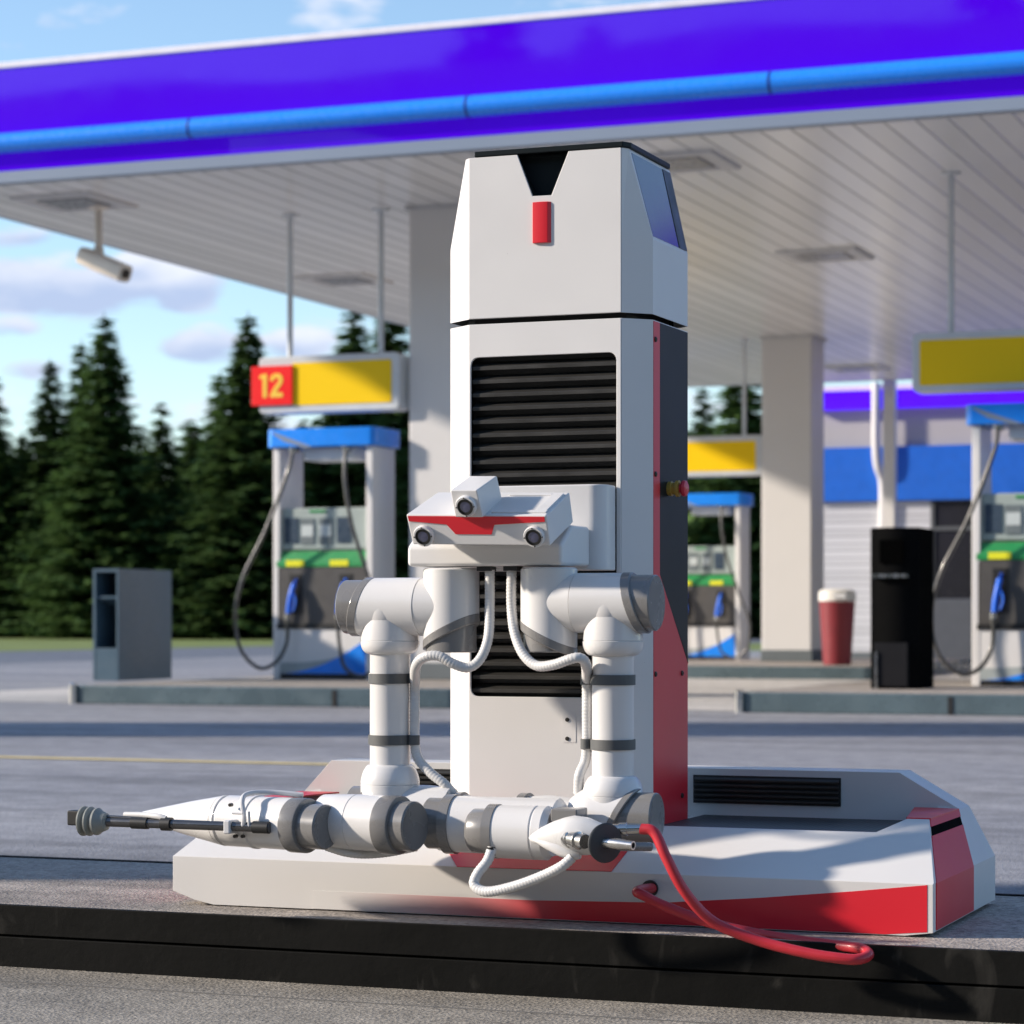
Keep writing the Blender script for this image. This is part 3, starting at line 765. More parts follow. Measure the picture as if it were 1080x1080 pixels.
# barrel D
YDr=4.44
stations('joint_cap',GREY,AR,YDr,876,[(497,20),(501,23.5),(519,24)])
stations('joint_ring',GREY,AR,YDr,876.5,[(517,26),(517,28.8),(526.5,28.8),(526.5,26)])
stations('wrist',ARM,AR,YDr,877,[(525,27),(526,28),(566,28.6),(566.6,27.6),(568,27.6),(569,28.6),(578,28.6),(580,26),(584,24)])
# small dark mechanism on the right wrist
mb=MB(); p=W(592,862,4.42)
mb.box(p.x-.018,p.x+.034,4.41,4.47,p.z-.012,p.z+.016)

mb.build('wrist_clamp',GREY,AR,bevel=0.003)

# ---- suction tool on the left
YR=4.338
T0=W(118,867,YR); T1=W(285,873,YR); axr=(T1-T0).normalized()
def tp(px,dy=0): 
    t=(px-118)/(285-118); return T0.lerp(T1,t)+V((0,0,dy))
mb=MB(); mb.cyl(tp(112),tp(285),0.0092,n=28); mb.cyl(tp(110,0.010),tp(150,0.0085),0.0035,n=12)
TOOL=mb.build('suction_tool',DSTEEL,R)
for u0,u1,rr_ in((140,157,.0115),(172,182,.013),(268,284,.0115)):
    mb=MB(); mb.cyl(tp(u0),tp(u1),rr_,n=28); mb.build('sleeve',BLACK,TOOL)
mb=MB(); s0=tp(86); L1=(tp(118)-s0).length
pr=[(0,0.018),(0.002,0.029),(0.005,0.029),(0.009,0.020),(0.013,0.020),(0.016,0.0285),(0.019,0.0285),(0.024,0.0195),(0.027,0.0195),(0.031,0.0265),(0.035,0.0265),(0.042,0.021),(0.053,0.017),(0.056,0.010)]
mb.lathe(s0,axr,pr,36); mb.build('suction_bellows',RUBG,TOOL)
mb=MB(); c=tp(81,0.006); up_=V((0,0,1)); mb.obox(c,axr,V((0,1,0)),up_,0.017,0.013,0.0145); mb.build('tool_tip',BLACK,TOOL,bevel=0.003)
# guide finger
mb=MB(); mb.tube([tp(129,0.014)+V((0,0.01,0)),tp(150,0.015)+V((0,0.006,0)),tp(168,0.014),tp(176,0.010)],0.006,n=12); mb.build('guide_finger',WPLA,TOOL)
# clamp bracket round the wrist
mb=MB()
c=tp(243,0.0); mb.box(c.x-.007,c.x+.007,YR-.014,YR+.03,c.z-.014,c.z+.012)
mb.build('clamp_block',LAMPG,TOOL,bevel=0.003)
mb=MB()
a0=tp(258,0.0); zt_=W(256,838,YR).z
mb.tube([a0+V((0,-.004,0)),a0+V((0.003,-.006,0.02)),V((a0.x-.004,YR+.0,zt_-.012)),V((a0.x-.002,YR+.02,zt_)),V((a0.x+.03,YR+.05,zt_+.002)),V((a0.x+.09,YR+.07,zt_-.003))],0.005,n=10)
mb.tube([a0+V((.014,-.006,.0)),a0+V((.014,-.008,.03))],0.003,n=8,sub=2)
mb.tube([a0+V((-.022,-.006,.026)),a0+V((.002,-.008,.026))],0.003,n=8,sub=2)
mb.build('bracket',LAMPG,TOOL)
for px,py in((243,849),(248,882),(256,882)):
    p=W(px,py,YT-0.040); mb=MB(); mb.lathe(p+V((0,0.006,0)),(0,-1,0),[(0,0.0036),(0.009,0.0034)],12); mb.build('screw',BOLT,TOOL)

# ---- nozzle tool on the right
YN=4.375
def np_(px,py,Y=YN): return W(px,py,Y)
mb=MB()
# organic white plastic shell: skin of rings from left tip to right
stn=[(558,884,1.0,1.0),(562,884,5,5),(572,882,10,10),(584,881,14,15),(596,881,17,19),(606,881,18,21),(620,882,16,20),(634,884,13,16),(646,884,9,10)]
rings=[]
for px,py,ry,rz_ in stn:
    c=np_(px,py); dd=c.y/ray(px)[1]/F
    rings.append([c+V((0,-math.cos(2*PI*k/28)*ry*dd,math.sin(2*PI*k/28)*rz_*dd)) for k in range(28)])
mb.loft(rings); NZ=mb.build('nozzle_tool',WPLA,R,smooth_ang=50)
# lower mould lip
mb=MB(); stn=[(562,886,1,1),(575,890,6,5),(590,895,9,8),(603,900,8,8),(612,902,4,4)]
rings=[]
for px,py,ry,rz_ in stn:
    c=np_(px,py,YN-0.012); dd=c.y/ray(px)[1]/F
    rings.append([c+V((0,-math.cos(2*PI*k/20)*ry*dd,math.sin(2*PI*k/20)*rz_*dd)) for k in range(20)])
mb.loft(rings); mb.build('lower_lip',WPLA,NZ,smooth_ang=50)
ax=V((0.93,-0.60,-0.04)).normalized()
c0=np_(601,885,YN-0.020)
mb=MB(); mb.lathe(c0,ax,[(-0.01,0.015),(0.0,0.0165),(0.004,0.0165),(0.005,0.0145),(0.022,0.0145),(0.023,0.0165),(0.027,0.0165),(0.028,0.013),(0.045,0.013)],36); mb.build('metal_coupling',STEEL,NZ)
c1=np_(638,889,YN-0.045)
mb=MB(); mb.lathe(c1,V((0.80,-0.60,-0.02)),[(-0.004,0.020),(-0.0035,0.0345),(0.002,0.036),(0.004,0.034),(0.006,0.012)],48); mb.build('splash_guard',mat('dark rubber disc',(0.03,0.033,0.036),0.5),NZ)
tip=np_(640,889,YN-0.05); ax2=V((0.97,-0.24,-0.035)).normalized()
mb=MB(); mb.lathe(tip,ax2,[(-0.01,0.009),(0.004,0.0105),(0.030,0.0100),(0.042,0.0085),(0.052,0.0085),(0.056,0.0082),(0.056,0.0055),(0.040,0.0050)],32); mb.build('spout',STEEL,NZ)
bc=np_(644,875,YN-0.01); ax3=(np_(682,874,YN-0.0)-bc).normalized()
mb=MB(); mb.lathe(bc,ax3,[(0,0.010),(0.015,0.010),(0.016,0.0125),(0.030,0.0125),(0.031,0.0105),(0.050,0.0098),(0.066,0.0095)],28); mb.build('hose_fitting',STEEL,NZ)
mb=MB(); a=np_(652,893,4.36); bq=np_(686,893,4.42); mb.cyl(a,bq,0.008,n=20); mb.build('lower_rod',GREY,NZ)

# ---- hoses
RH=0.0096
pts=[W(676,874,4.325),W(690,878,4.325),W(703,905,4.32),W(722,940,4.33),W(752,972,4.36),W(800,992,4.38),(W(850,1005,4.385)),W(888,1011,4.39),W(906,1011.5,4.40),W(916,1007,4.425),W(909,1001,4.45),W(890,998,4.47),W(850,993,4.50),W(800,985,4.52),W(745,972,4.53),W(700,955,4.535),W(680,945,4.525),W(672,941,4.53),W(676,938.5,4.56),W(686,937,4.60),W(690,937,4.63)]
mb=MB(); mb.tube(pts,RH,n=20,sub=14); mb.build('red_hose',REDH,R,smooth_ang=60)
def conduit(pts,parent,r=0.0095):
    mb=MB(); mb.tube(pts,r,n=14,wav=0.05,pitch=0.0065,sub=12); return mb.build('conduit',WHOSE,parent,smooth_ang=60)
YHh=4.53
conduit([W(516.5,601,YHh),W(516.5,640,YHh),W(515,672,4.515),W(507,694,4.50),W(494,704,4.49),W(478,700,4.48),W(463,692,4.475),W(448,693,4.475),(W(439,702,4.49)),W(437.5,722,YA),W(437.5,750,YA),W(437.5,782,YA),W(441,800,YA),W(455,816,4.54),W(469,827,4.54),W(478,838,4.55)],AL)
conduit([W(539.5,601,YHh),W(539.5,640,YHh),W(543,668,4.515),(W(552,690,4.50)),W(566,702,4.49),W(584,701,4.48),W(602,695,4.475),W(612,694,4.48),W(618,701,4.50),W(619,722,YA),W(619,750,YA),W(619,785,YA),W(617,803,YA),W(611,818,4.53),W(610,838,4.54)],AR)
conduit([W(519,895,4.385),W(514,908,4.375),W(504,921,4.365),W(500,932,4.36),W(507,939,4.355),W(520,940,4.35),W(545,934,4.345),W(572,924,4.34),W(592,914,4.335),W(604,904,4.34)],AR)
mb=MB(); p=W(518,899,4.382); mb.cyl(p+V((0,0,-.006)),p+V((0,0,.01)),0.008,n=14); mb.build('cable_gland',BLACK,AR)
conduit([W(345,893,4.42),W(365,899,4.42),W(385,901,4.43),W(410,899,4.45),W(440,893,4.48)],AL,0.0085)
# ============================================================= CANOPY
CN=thing('canopy','large white-ceilinged forecourt canopy with glowing violet fascia and blue light tube','canopy',(-9.3,22.4,0))
YC0=19.57; YC1=40.7; CX0=-13.55; CX1=9.0; ZC=4.6
mb=MB(); mb.box(CX0+0.02,CX1-.02,YC0+0.02,YC1-.02,ZC,ZC+0.12); CE=mb.build('ceiling',CEIL,CN)
mb=MB(); mb.box(CX0+0.1,CX1-.1,YC0+0.1,YC1-.1,ZC+0.122,5.60); mb.build('roof_deck',COLW,CN)
zP0,zP1=4.708,5.615
fa=MB()
fa.box(CX0,CX1,YC0,YC0+0.07,zP0,zP1)
fa.box(CX0,CX0+0.07,YC0+0.071,YC1-.071,zP0,zP1); fa.box(CX1-.07,CX1,YC0+0.071,YC1-.071,zP0,zP1); fa.box(CX0,CX1,YC1-.07,YC1,zP0,zP1)
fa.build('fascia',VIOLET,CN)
tr=MB()
tr.box(CX0-.004,CX1+.004,YC0-.004,YC0+.10,ZC-.004,zP0-.003); tr.box(CX0-.004,CX0+.06,YC0+.101,YC1-.101,ZC-.004,zP0-.003); tr.box(CX0-.004,CX1+.004,YC1-.1,YC1+.004,ZC-.004,zP0-.003); tr.box(CX1-.06,CX1+.004,YC0+.101,YC1-.101,ZC-.004,zP0-.003)
tr.build('lower_trim',TRIMG,CN,bevel=0.01)
tr=MB()
tr.box(CX0-.02,CX1+.02,YC0-.02,YC0+.2,zP1+.002,zP1+.06); tr.box(CX0-.02,CX0+.2,YC0+.201,YC1-.201,zP1+.002,zP1+.06); tr.box(CX0-.02,CX1+.02,YC1-.2,YC1+.02,zP1+.002,zP1+.06); tr.box(CX1-.2,CX1+.02,YC0+.201,YC1-.201,zP1+.002,zP1+.06)
tr.build('top_trim',TRIMW,CN,bevel=0.01)
zpc=4.945
mb=MB(); mb.cyl((CX0-.03,YC0-.05,zpc),(CX1,YC0-.05,zpc),0.088,n=32); mb.cyl((CX0-.05,YC0,zpc),(CX0-.05,YC1,zpc),0.088,n=32)
LT=mb.build('light_tube',TUBEB,CN)
jx=[W(197,134,YC0-.14).x,W(490,112,YC0-.14).x,W(810,87,YC0-.14).x]
stp=(jx[2]-jx[0])/2
mb=MB()
for i in range(-1,8):
    x=jx[1]+stp*i
    if CX0<x<CX1: mb.cyl((x-.011,YC0-.05,zpc),(x+.011,YC0-.05,zpc),0.0905,n=32)
mb.build('tube_joints',TUBEJ,CN)
# columns
for (x0,y0,y1,zb) in((-9.62,22.05,22.75,0.16),(-9.51,33.85,34.55,0.16),(2.2,22.05,22.75,0.0),(2.2,33.85,34.55,0.0)):
    mb=MB(); mb.box(x0,x0+0.70,y0,y1,zb+0.0,ZC-0.001); co=mb.build('column',COLW,CN,bevel=0.02)
    mb=MB(); mb.box(x0-.012,x0+0.712,y0-.012,y1+.012,zb,zb+0.16); mb.build('plinth',PLINTH,co,bevel=0.01)
    mb=MB(); mb.box(x0-.03,x0+0.73,y0-.03,y1+.03,ZC-0.035,ZC-0.003); mb.build('collar',LAMPG,co)
# far support post
px_=-9.46
mb=MB(); mb.box(px_,px_+.19,40.92,41.11,0,4.95); 
po=mb.build('support_post',COLW,CN,bevel=0.01)
# ceiling lights
def ceiling_light(x,y,label):
    t=thing('ceiling_light',label,'ceiling light',(x,y,ZC),'square lights set in the canopy ceiling')
    mb=MB(); mb.lathe((x,y,ZC-0.0),(0,0,-1),[(0,0.44*1.414),(0.030,0.42*1.414),(0.030,0.30*1.414),(0.012,0.28*1.414)],4)
    for v in mb.v:
        d=v-V((x,y,v.z)); a=PI/4-math.atan2(mb.v[0].y-y,mb.v[0].x-x)
    # rotate to square
    a0=math.atan2(mb.v[0].y-y,mb.v[0].x-x); ra=PI/4-a0
    for v in mb.v:
        dx,dy=v.x-x,v.y-y; v.x=x+dx*math.cos(ra)-dy*math.sin(ra); v.y=y+dx*math.sin(ra)+dy*math.cos(ra)
    mb.build('frame',LAMPG,t,bevel=0.004)
    mb=MB(); mb.box(x-.25,x+.25,y-.25,y+.25,ZC-.03,ZC-.004); mb.build('diffuser',LAMPD,t)
    return t
ceiling_light(-12.38,20.63,'square ceiling light at the canopy corner beside the security camera')
ceiling_light(-12.33,26.42,'square ceiling light behind the hanging sign rods, near the left canopy edge')
ceiling_light(-6.75,26.5,'square ceiling light right of the robot tower, above the black cabinet')
ceiling_light(-6.55,20.7,'square ceiling light just behind the top right corner of the robot tower')
ceiling_light(-9.3,38.5,'square ceiling light far back between the tower and the second column')
# security camera
sx,sy=W(104,222,20.9).x,20.9
SCM=thing('security_camera','cream tube-shaped security camera hanging under the left end of the canopy','security camera',(sx,sy,ZC))
mb=MB(); mb.lathe((sx,sy,ZC-.001),(0,0,-1),[(0,0.11),(0.03,0.10),(0.05,0.035),(0.42,0.035)],20); mb.build('mount',CREAM,SCM)
a=W(88,270,20.9); b_=W(132,289,20.75)
mb=MB(); d_=(b_-a).normalized(); side=d_.cross(V((0,0,1))).normalized(); upc=side.cross(d_)
prof=rrect(-0.085,0.085,-0.08,0.085,0.05,5)
mb.loft([[a+side*u+upc*v for u,v in prof],[b_+side*u+upc*v for u,v in prof]]); mb.build('housing',CREAM,SCM,bevel=0.006)
mb=MB(); prof=rrect(-0.045,0.045,-0.04,0.045,0.03,5); mb.loft([[b_-d_*.02+side*u+upc*v for u,v in prof],[b_+d_*.012+side*u+upc*v for u,v in prof]]); mb.build('lens',BLACK,SCM)
mb=MB(); c=a.lerp(b_,0.5); mb.cyl((c.x-.02,c.y,c.z+.05),(sx,sy,ZC-.40),0.035,n=16); mb.sphere((sx,sy,ZC-.42),0.05,16,10); mb.obox(a.lerp(b_,0.35)-upc*.075,d_,side,upc,.06,.02,.012); mb.build('bracket',CREAM,SCM)
# ============================================================= PUMPS
PX0=W(288,700,21.9).x; PW=1.04; PY0=21.9; PD=0.52; PZ=0.16
def zp(py): return W(300,py,PY0).z
def make_pump():
    t=thing('fuel_pump','fuel dispenser with blue top under the number 12 sign, left of the robot','fuel pump',(PX0,PY0,PZ),'fuel dispensers')
    x0=PX0; x1=PX0+PW; y0=PY0; y1=PY0+PD
    ztop=zp(453); zb=zp(472)
    for xx in(x0,x1-0.07):
        mb=MB(); mb.box(xx,xx+0.07,y0,y1,PZ+0.0,zb-.002); mb.build('side_frame',PUMPW,t,bevel=0.008)
    tp_=MB(); prof=rrect(x0-0.05,x1+0.05,y0-0.05,y1+0.05,0.07,5)
    tp_.loft([[V((u,v,zb)) for u,v in prof],[V((u,v,ztop)) for u,v in prof]]); top=tp_.build('top_cover',PBLUE,t,bevel=0.008)
    mb=MB(); A_=[W(286,455,y0-.052),W(330,471.5,y0-.052),W(322,472,y0-.052),W(300,466,y0-.052),W(288,458,y0-.052)]
    mb.loft([[p+V((0,.001,0)) for p in A_],[p-V((0,.002,0)) for p in A_]]); mb.build('swoosh',TRIMG,top)
    mb=MB(); mb.box(x0+0.30,x1-0.22,y0+0.05,y1-0.1,zp(486),zb-.003); mb.build('hose_header',SIGNW,t,bevel=0.01)
    # display head
    mb=MB(); mb.box(x0+0.071,x1-0.071,y0+0.05,y1-0.05,zp(580),zp(536)); hd_=mb.build('display_head',PGREY,t,bevel=0.015)
    for a_,c_ in((0.09+0.17,0.09+0.32),(0.09+0.36,0.09+0.51)):
        mb=MB(); mb.box(x0+a_+.012,x0+a_+0.15,y0+0.040,y0+0.051,zp(574),zp(547)); mb.build('display_bezel',mat('bezel grey',(0.16,0.19,0.2),0.4),hd_)
        mb=MB(); mb.box(x0+a_+.02,x0+a_+0.142,y0+0.036,y0+0.0405,zp(566),zp(554)); mb.build('screen',SCREEN,hd_)
    for a_ in(0.10,0.63+0.02):
        mb=MB(); mb.box(x0+a_,x0+a_+0.14,y0+0.040,y0+0.051,zp(573),zp(546)); mb.build('card_reader',mat('reader blue grey',(0.05,0.075,0.11),0.3),hd_)
    mb=MB(); mb.box(x0+0.36,x0+0.54,y0+0.044,y0+0.051,zp(541),zp(538)); mb.build('green_mark',PGREEN,hd_)
    # green band
    mb=MB(); pf=[(y0-0.005,zp(598)),(y0-0.005,zp(593)),(y0+0.045,zp(581.5)),(y0+0.2,zp(581.5)),(y0+0.2,zp(598))]
    mb.loft([[V((x0+0.04,a,b2)) for a,b2 in pf],[V((x1-0.071,a,b2)) for a,b2 in pf]]); gb=mb.build('green_band',PGREEN,t)
    for a_ in(0.14,0.60):
        mb=MB(); mb.box(x0+a_,x0+a_+.19,y0-0.010,y0-0.0045,zp(597.5),zp(591)); mb.build('yellow_label',PYEL,gb)
    # dark panel
    mb=MB(); mb.box(x0+0.045,x1-0.071,y0+0.0,y0+0.3,zp(661),zp(598.5)); dp=mb.build('nozzle_panel',PDARK,t,bevel=0.008)
    mb=MB(); mb.box(x0+0.045,x1-0.071,y0-0.01,y0-0.001,zp(663),zp(658)); mb.build('drip_ledge',BLACK,dp)
    # lower panel
    mb=MB(); mb.box(x0+0.071,x1-0.071,y0+0.004,y1-0.01,PZ+0.05,zp(661)-.002); lp=mb.build('lower_panel',PUMPW,t)
    # blue wave
    px0,px1=x0+0.071,x1-0.0715; zw0=PZ+0.052; zw1=zp(674)
    N_=14; A_=[V((px1,y0+0.0035,zw0)),V((px1,y0+.0035,zw1))]
    for k3 in range(1,N_+1):
        u=1-k3/N_; A_.append(V((px0+(px1-px0)*u,y0+.0035,zw0+(zw1-zw0)*(u**1.9))))
    mb=MB(); mb.loft([A_,[p-V((0,.003,0)) for p in A_]]); mb.build('blue_wave',PBLUE,lp)
    A_=[V((px0,y0+.0045,zw0))]+[V((px0+(px1-px0)*k3/10,y0+.0045,zw0+0.01+(zw1-zw0)*(0.28+0.45*(k3/10)**2.5))) for k3 in range(11)]+[V((px1,y0+.0045,zw0))]
    mb=MB(); mb.loft([A_,[p-V((0,.002,0)) for p in A_]]); mb.build('grey_wave',mat('pale grey green panel',(0.38,0.42,0.42),0.4),lp)
    mb=MB(); mb.box(x0+.01,x1-.01,y0+.01,y1-.01,PZ-.001,PZ+0.05); mb.build('base_plate',BLACK,t)
    # nozzles + hoses
    for i,xo in enumerate((0.225,0.745)):
        xn=x0+xo
        mb=MB(); mb.box(xn-.05,xn+.085,y0-0.006,y0+.001,zp(648),zp(606)); mb.build('nozzle_socket',BLACK,dp,bevel=0.002)
        mb=MB()
        p0=V((xn,y0-.03,zp(612))); 
        mb.tube([V((xn+.025,y0-.010,zp(611))),V((xn+.020,y0-.04,zp(615)))],0.014,n=10,sub=4); mb.tube([V((xn+.018,y0-.045,zp(616))),V((xn+.005,y0-.075,zp(625))),V((xn-.012,y0-.085,zp(636))),V((xn-.02,y0-.09,zp(647)))],0.024,n=12)
        mb.tube([V((xn+.01,y0-.07,zp(622))),V((xn+.055,y0-.09,zp(634))),V((xn+.03,y0-.09,zp(645)))],0.010,n=8)
        nz_=mb.build('nozzle',NOZB,t,smooth_ang=60)
        mb=MB(); mb.cyl((xn-.025,y0-.09,zp(647)),(xn-.027,y0-.09,zp(653)),0.026,n=14); mb.build('swivel',STEEL,nz_)
        mb=MB()
        if i==0:
            P_=[V((x0+0.23,y0-.04,zp(477))),V((x0+.20,y0-.10,zp(500))),V((x0+.0,y0-.16,zp(560))),V((x0-.22,y0-.2,zp(610))),V((x0-.30,y0-.2,zp(650))),V((x0-.24,y0-.2,zp(685))),V((x0-.06,y0-.18,zp(704))),V((x0+.10,y0-.14,zp(698))),V((xn-.035,y0-.10,zp(678))),V((xn-.027,y0-.09,zp(652)))]
        else:
            P_=[V((x1-0.26,y0-.04,zp(477))),V((x1-.24,y0-.1,zp(510))),V((x1-.15,y0-.14,zp(555))),V((x1+.03,y0-.16,zp(610))),V((x1+.19,y0-.18,zp(655))),V((x1+.16,y0-.18,zp(695))),V((x1-.02,y0-.16,zp(712))),V((x1-.22,y0-.13,zp(704))),V((xn-.0,y0-.10,zp(680))),V((xn-.027,y0-.09,zp(652)))]
        mb.tube(P_,0.0185,n=12,sub=12); mb.build('hose',HOSEB,t,smooth_ang=60)
        mb=MB(); q=P_[0]; mb.box(q.x-.03,q.x+.03,y0-.06,y0+.06,q.z-.01,zb-.002) ; mb.build('hose_outlet',STEEL,t,bevel=0.01)
    return t
pump=make_pump()
P2=copy_tree(pump,loc=(W(1025,700,21.5).x,21.5,PZ),label='fuel dispenser at the right edge, under the shaded yellow sign and beside the black cabinet')
P3=copy_tree(pump,loc=(W(792,700,35.5).x-1.06,35.0,PZ),label='distant fuel dispenser between the robot tower and the second white column')
# ============================================================= ISLANDS
def island(x0,x1,y0,y1,name='kerb_island'):
    mb=MB(); prof=rrect(x0,x1,y0,y1,0.10,5)
    mb.loft([[V((u,v,0)) for u,v in prof],[V((u,v,0.158)) for u,v in prof]])
    struct(mb.build(name,KERBM,bevel=0.012))
    mb=MB(); prof=rrect(x0+.06,x1-.06,y0+.06,y1-.06,0.06,4)
    mb.loft([[V((u,v,0.158)) for u,v in prof],[V((u,v,0.160)) for u,v in prof]])
    struct(mb.build('pavement',ASPH2))
XI0=W(76,740,19.1).x
island(XI0,-7.9,19.1,24.2)
XI1=W(778,750,19.1).x
island(XI1,1.5,19.1,24.2)
island(-12.5,-7.15,30.3,37.2)
# expansion seams and added sun-glint posts along the island edge (steel joint plates)
for x in(-9.0,-3.9+0.0):
    mb=MB(); mb.box(x-.02,x+.02,19.094,19.0995,0.0,0.14); struct(mb.build('kerb_joint',BLACK))
for gx_ in(XI0+.012,-8.35,XI1+.012):
    gd_=MB(); gd_.lathe((gx_,19.10,0),(0,0,1),[(0,0.035),(0.165,0.035),(0.175,0.02),(0.178,0.001)],20)
    o=gd_.build('glint_post',mat('polished steel glint post',(0.8,0.8,0.78),0.16,metal=1.0,rv=0.02)); o['label']={0:'polished steel glint post added at the left end of the left pump island',1:'polished steel glint post added on the island edge below the left pump',2:'polished steel glint post added at the left end of the right pump island'}[0 if gx_<-9 else (1 if gx_<-7 else 2)]; o['category']='guard'; o['group']='steel posts added on the islands for sun glints'
# ============================================================= SIGNS
def sign(px0,px1,py0,py1,Y,rods,num,label,ipx0,ipx1,ipy0,ipy1):
    a=W(px0,py1,Y); b=W(px1,py0,Y); t=thing('hanging_sign',label,'sign',((a.x+b.x)/2,Y,a.z),'yellow signs hung over the pumps')
    zt=W((px0+px1)/2,py0,Y).z; zb=W((px0+px1)/2,py1,Y).z
    mb=MB(); prof=rrect(a.x,b.x,zb,zt,0.05,4)
    mb.loft([[V((u,Y,v)) for u,v in prof],[V((u,Y+0.26,v)) for u,v in prof]]); fr_=mb.build('sign_box',SIGNW,t,bevel=0.012)
    c=W(ipx0,ipy1,Y); d=W(ipx1,ipy0,Y)
    z0_=W((ipx0+ipx1)/2,ipy1,Y).z; z1_=W((ipx0+ipx1)/2,ipy0,Y).z
    mb=MB(); prof=rrect(c.x,d.x,z0_,z1_,0.02,3)
    mb.loft([[V((u,Y-.006,v)) for u,v in prof],[V((u,Y-.0005,v)) for u,v in prof]]); mb.build('yellow_panel',SIGNY,fr_)
    for rp in rods:
        x=rp; mb=MB(); mb.cyl((x,Y+.13,zt-.002),(x,Y+.13,ZC),0.028,n=16); mb.lathe((x,Y+.13,ZC-.001),(0,0,-1),[(0,.09),(.02,.08),(.03,.03)],16); mb.build('rod',SIGNW,t)
    if num:
        r0=W(265,427.5,Y-.03); r1=W(308,385,Y-.03); z0_=W(286,427.5,Y-.03).z; z1_=W(286,386,Y-.03).z
        mb=MB(); mb.box(r0.x,r1.x,Y-.03,Y-.0065,z0_,z1_); rp_=mb.build('number_plate',SIGNR,fr_,bevel=0.004)
        cx,czz=(r0.x+r1.x)/2-0.005,(z0_+z1_)/2
        gw_,gh_=0.245,0.225
        def G(x,y): return (cx+(x-0.5)*gw_,czz+(y-0.5)*gh_)
        one=[G(0.0,0.80),G(0.0,0.93),G(0.16,1.0),G(0.32,1.0),G(0.32,0.0),G(0.14,0.0),G(0.14,0.82)]
        cl=[(0.53,0.70),(0.555,0.82),(0.64,0.90),(0.75,0.92),(0.86,0.89),(0.92,0.79),(0.91,0.66),(0.83,0.53),(0.70,0.36),(0.58,0.19)]
        cl=[V((a,b2,0)) for a,b2 in cl]; Ls=[];Rs=[]
        for k3,p in enumerate(cl):
            d=(cl[min(k3+1,len(cl)-1)]-cl[max(k3-1,0)]); d=V((d.x*gw_,d.y*gh_,0)).normalized(); n_=V((-d.y,d.x,0))*0.0215
            Ls.append((cx+(p.x-.5)*gw_+n_.x,czz+(p.y-.5)*gh_+n_.y)); Rs.append((cx+(p.x-.5)*gw_-n_.x,czz+(p.y-.5)*gh_-n_.y))
        two=Ls[:-1]+[G(0.755,0.19),G(1.0,0.19),G(1.0,0.0),G(0.47,0.0),G(0.47,0.13)][::1]+Rs[:-1][::-1]
        two=Rs[:-1]+[G(0.47,0.14),G(0.47,0.0),G(1.0,0.0),G(1.0,0.18),G(0.75,0.18)]+Ls[:-1][::-1]
        # keep the stroke order consistent: the outer side is on the left of travel
        out=Ls[:-1]; inn=Rs[:-1]
        two=out+[G(0.76,0.19),G(1.0,0.19),G(1.0,0.0),G(0.47,0.0),G(0.47,0.14)]+inn[::-1]
        plate('digit',[one],0.003,MXZ(Y-.0302),DIGIT,rp_)
        plate('digit',[two],0.003,MXZ(Y-.0302),DIGIT,rp_)
    return t
YSg=21.95
sign(273,421,374,434,YSg,[W(306,300,YSg+.13).x,W(402,300,YSg+.13).x],True,'hanging yellow sign with red square numbered 12 above the left pump',308,413,381,426)
sign(962,1140,348,411,YSg,[W(1003,300,YSg+.13).x,W(1110,300,YSg+.13).x],False,'shaded hanging yellow sign with rounded frame at the right edge',970,1134,356,404)
YSg2=33.9
sign(690,803,460,502,YSg2,[W(785,400,YSg2+.13).x,W(715,400,YSg2+.13).x],False,'small far yellow sign seen between the robot tower and the second column',700,797,466,497)
# ============================================================= ISLAND FURNITURE
# grey cabinet at the left
gx=W(98,719,20.55).x; gy=20.55; gw=0.27; gd=1.0; gh=W(98,600,20.55).z
G=thing('service_cabinet','blue-grey sheet metal service cabinet with two openings on the left island','cabinet',(gx,gy,PZ))
mb=MB()
mb.box(gx,gx+.03,gy,gy+gd,PZ,gh); mb.box(gx+gw-.025,gx+gw,gy,gy+gd,PZ,gh)
mb.box(gx+.0305,gx+gw-.0255,gy+.002,gy+gd,gh-.03,gh-.001)
mb.box(gx+.0305,gx+gw-.0255,gy+.002,gy+gd,PZ,PZ+0.30)
mb.box(gx+.0305,gx+gw-.0255,gy+gd-.03,gy+gd-.002,PZ+.301,gh-.031)
G1=mb.build('cabinet_body',CABM,G,bevel=0.004)
mb=MB(); z1=W(110,631,gy).z; 
mb.add([(gx+.031,gy+.02,z1+.02),(gx+gw-.026,gy+.02,z1+.02),(gx+gw-.026,gy+.5,z1-.12),(gx+.031,gy+.5,z1-.12),(gx+.031,gy+.02,z1),(gx+gw-.026,gy+.02,z1),(gx+gw-.026,gy+.5,z1-.14),(gx+.031,gy+.5,z1-.14)],[(0,1,2,3),(7,6,5,4),(0,4,5,1),(1,5,6,2),(2,6,7,3),(3,7,4,0)])
mb.build('shelf',CABM,G)
# black cabinet on the right island
bx0,bx1=W(918,720,20.36).x,W(985,720,20.92).x; by=20.3; bd=0.62; bh=W(940,556,20.3).z
K=thing('waste_cabinet','tall glossy black cabinet with rounded front on the right island','cabinet',((bx0+bx1)/2,by,PZ))
BG=mat('glossy black cabinet',(0.006,0.006,0.006),0.5,spec=0.0,rv=0.03)
fp=[(bx0,by+bd),(bx0,by+.06)]
for k3 in range(9):
    u=k3/8; fp.append((bx0+.02+(bx1-bx0-.04)*u,by+.06-0.06*math.sin(PI*u)))
fp+=[(bx1,by+.06),(bx1,by+bd)]
def kring(z): return [V((x,y,z)) for x,y in fp]
mb=MB(); mb.loft([kring(PZ),kring(bh)]); KB=mb.build('cabinet_body',BG,K,bevel=0.01)
zsl=W(930,607,by).z
mb=MB(); mb.box(bx0+.03,bx0+.33,by-.05,by+.06,zsl-.016,zsl+.010); mb.build('shelf_strip',STEEL,KB)
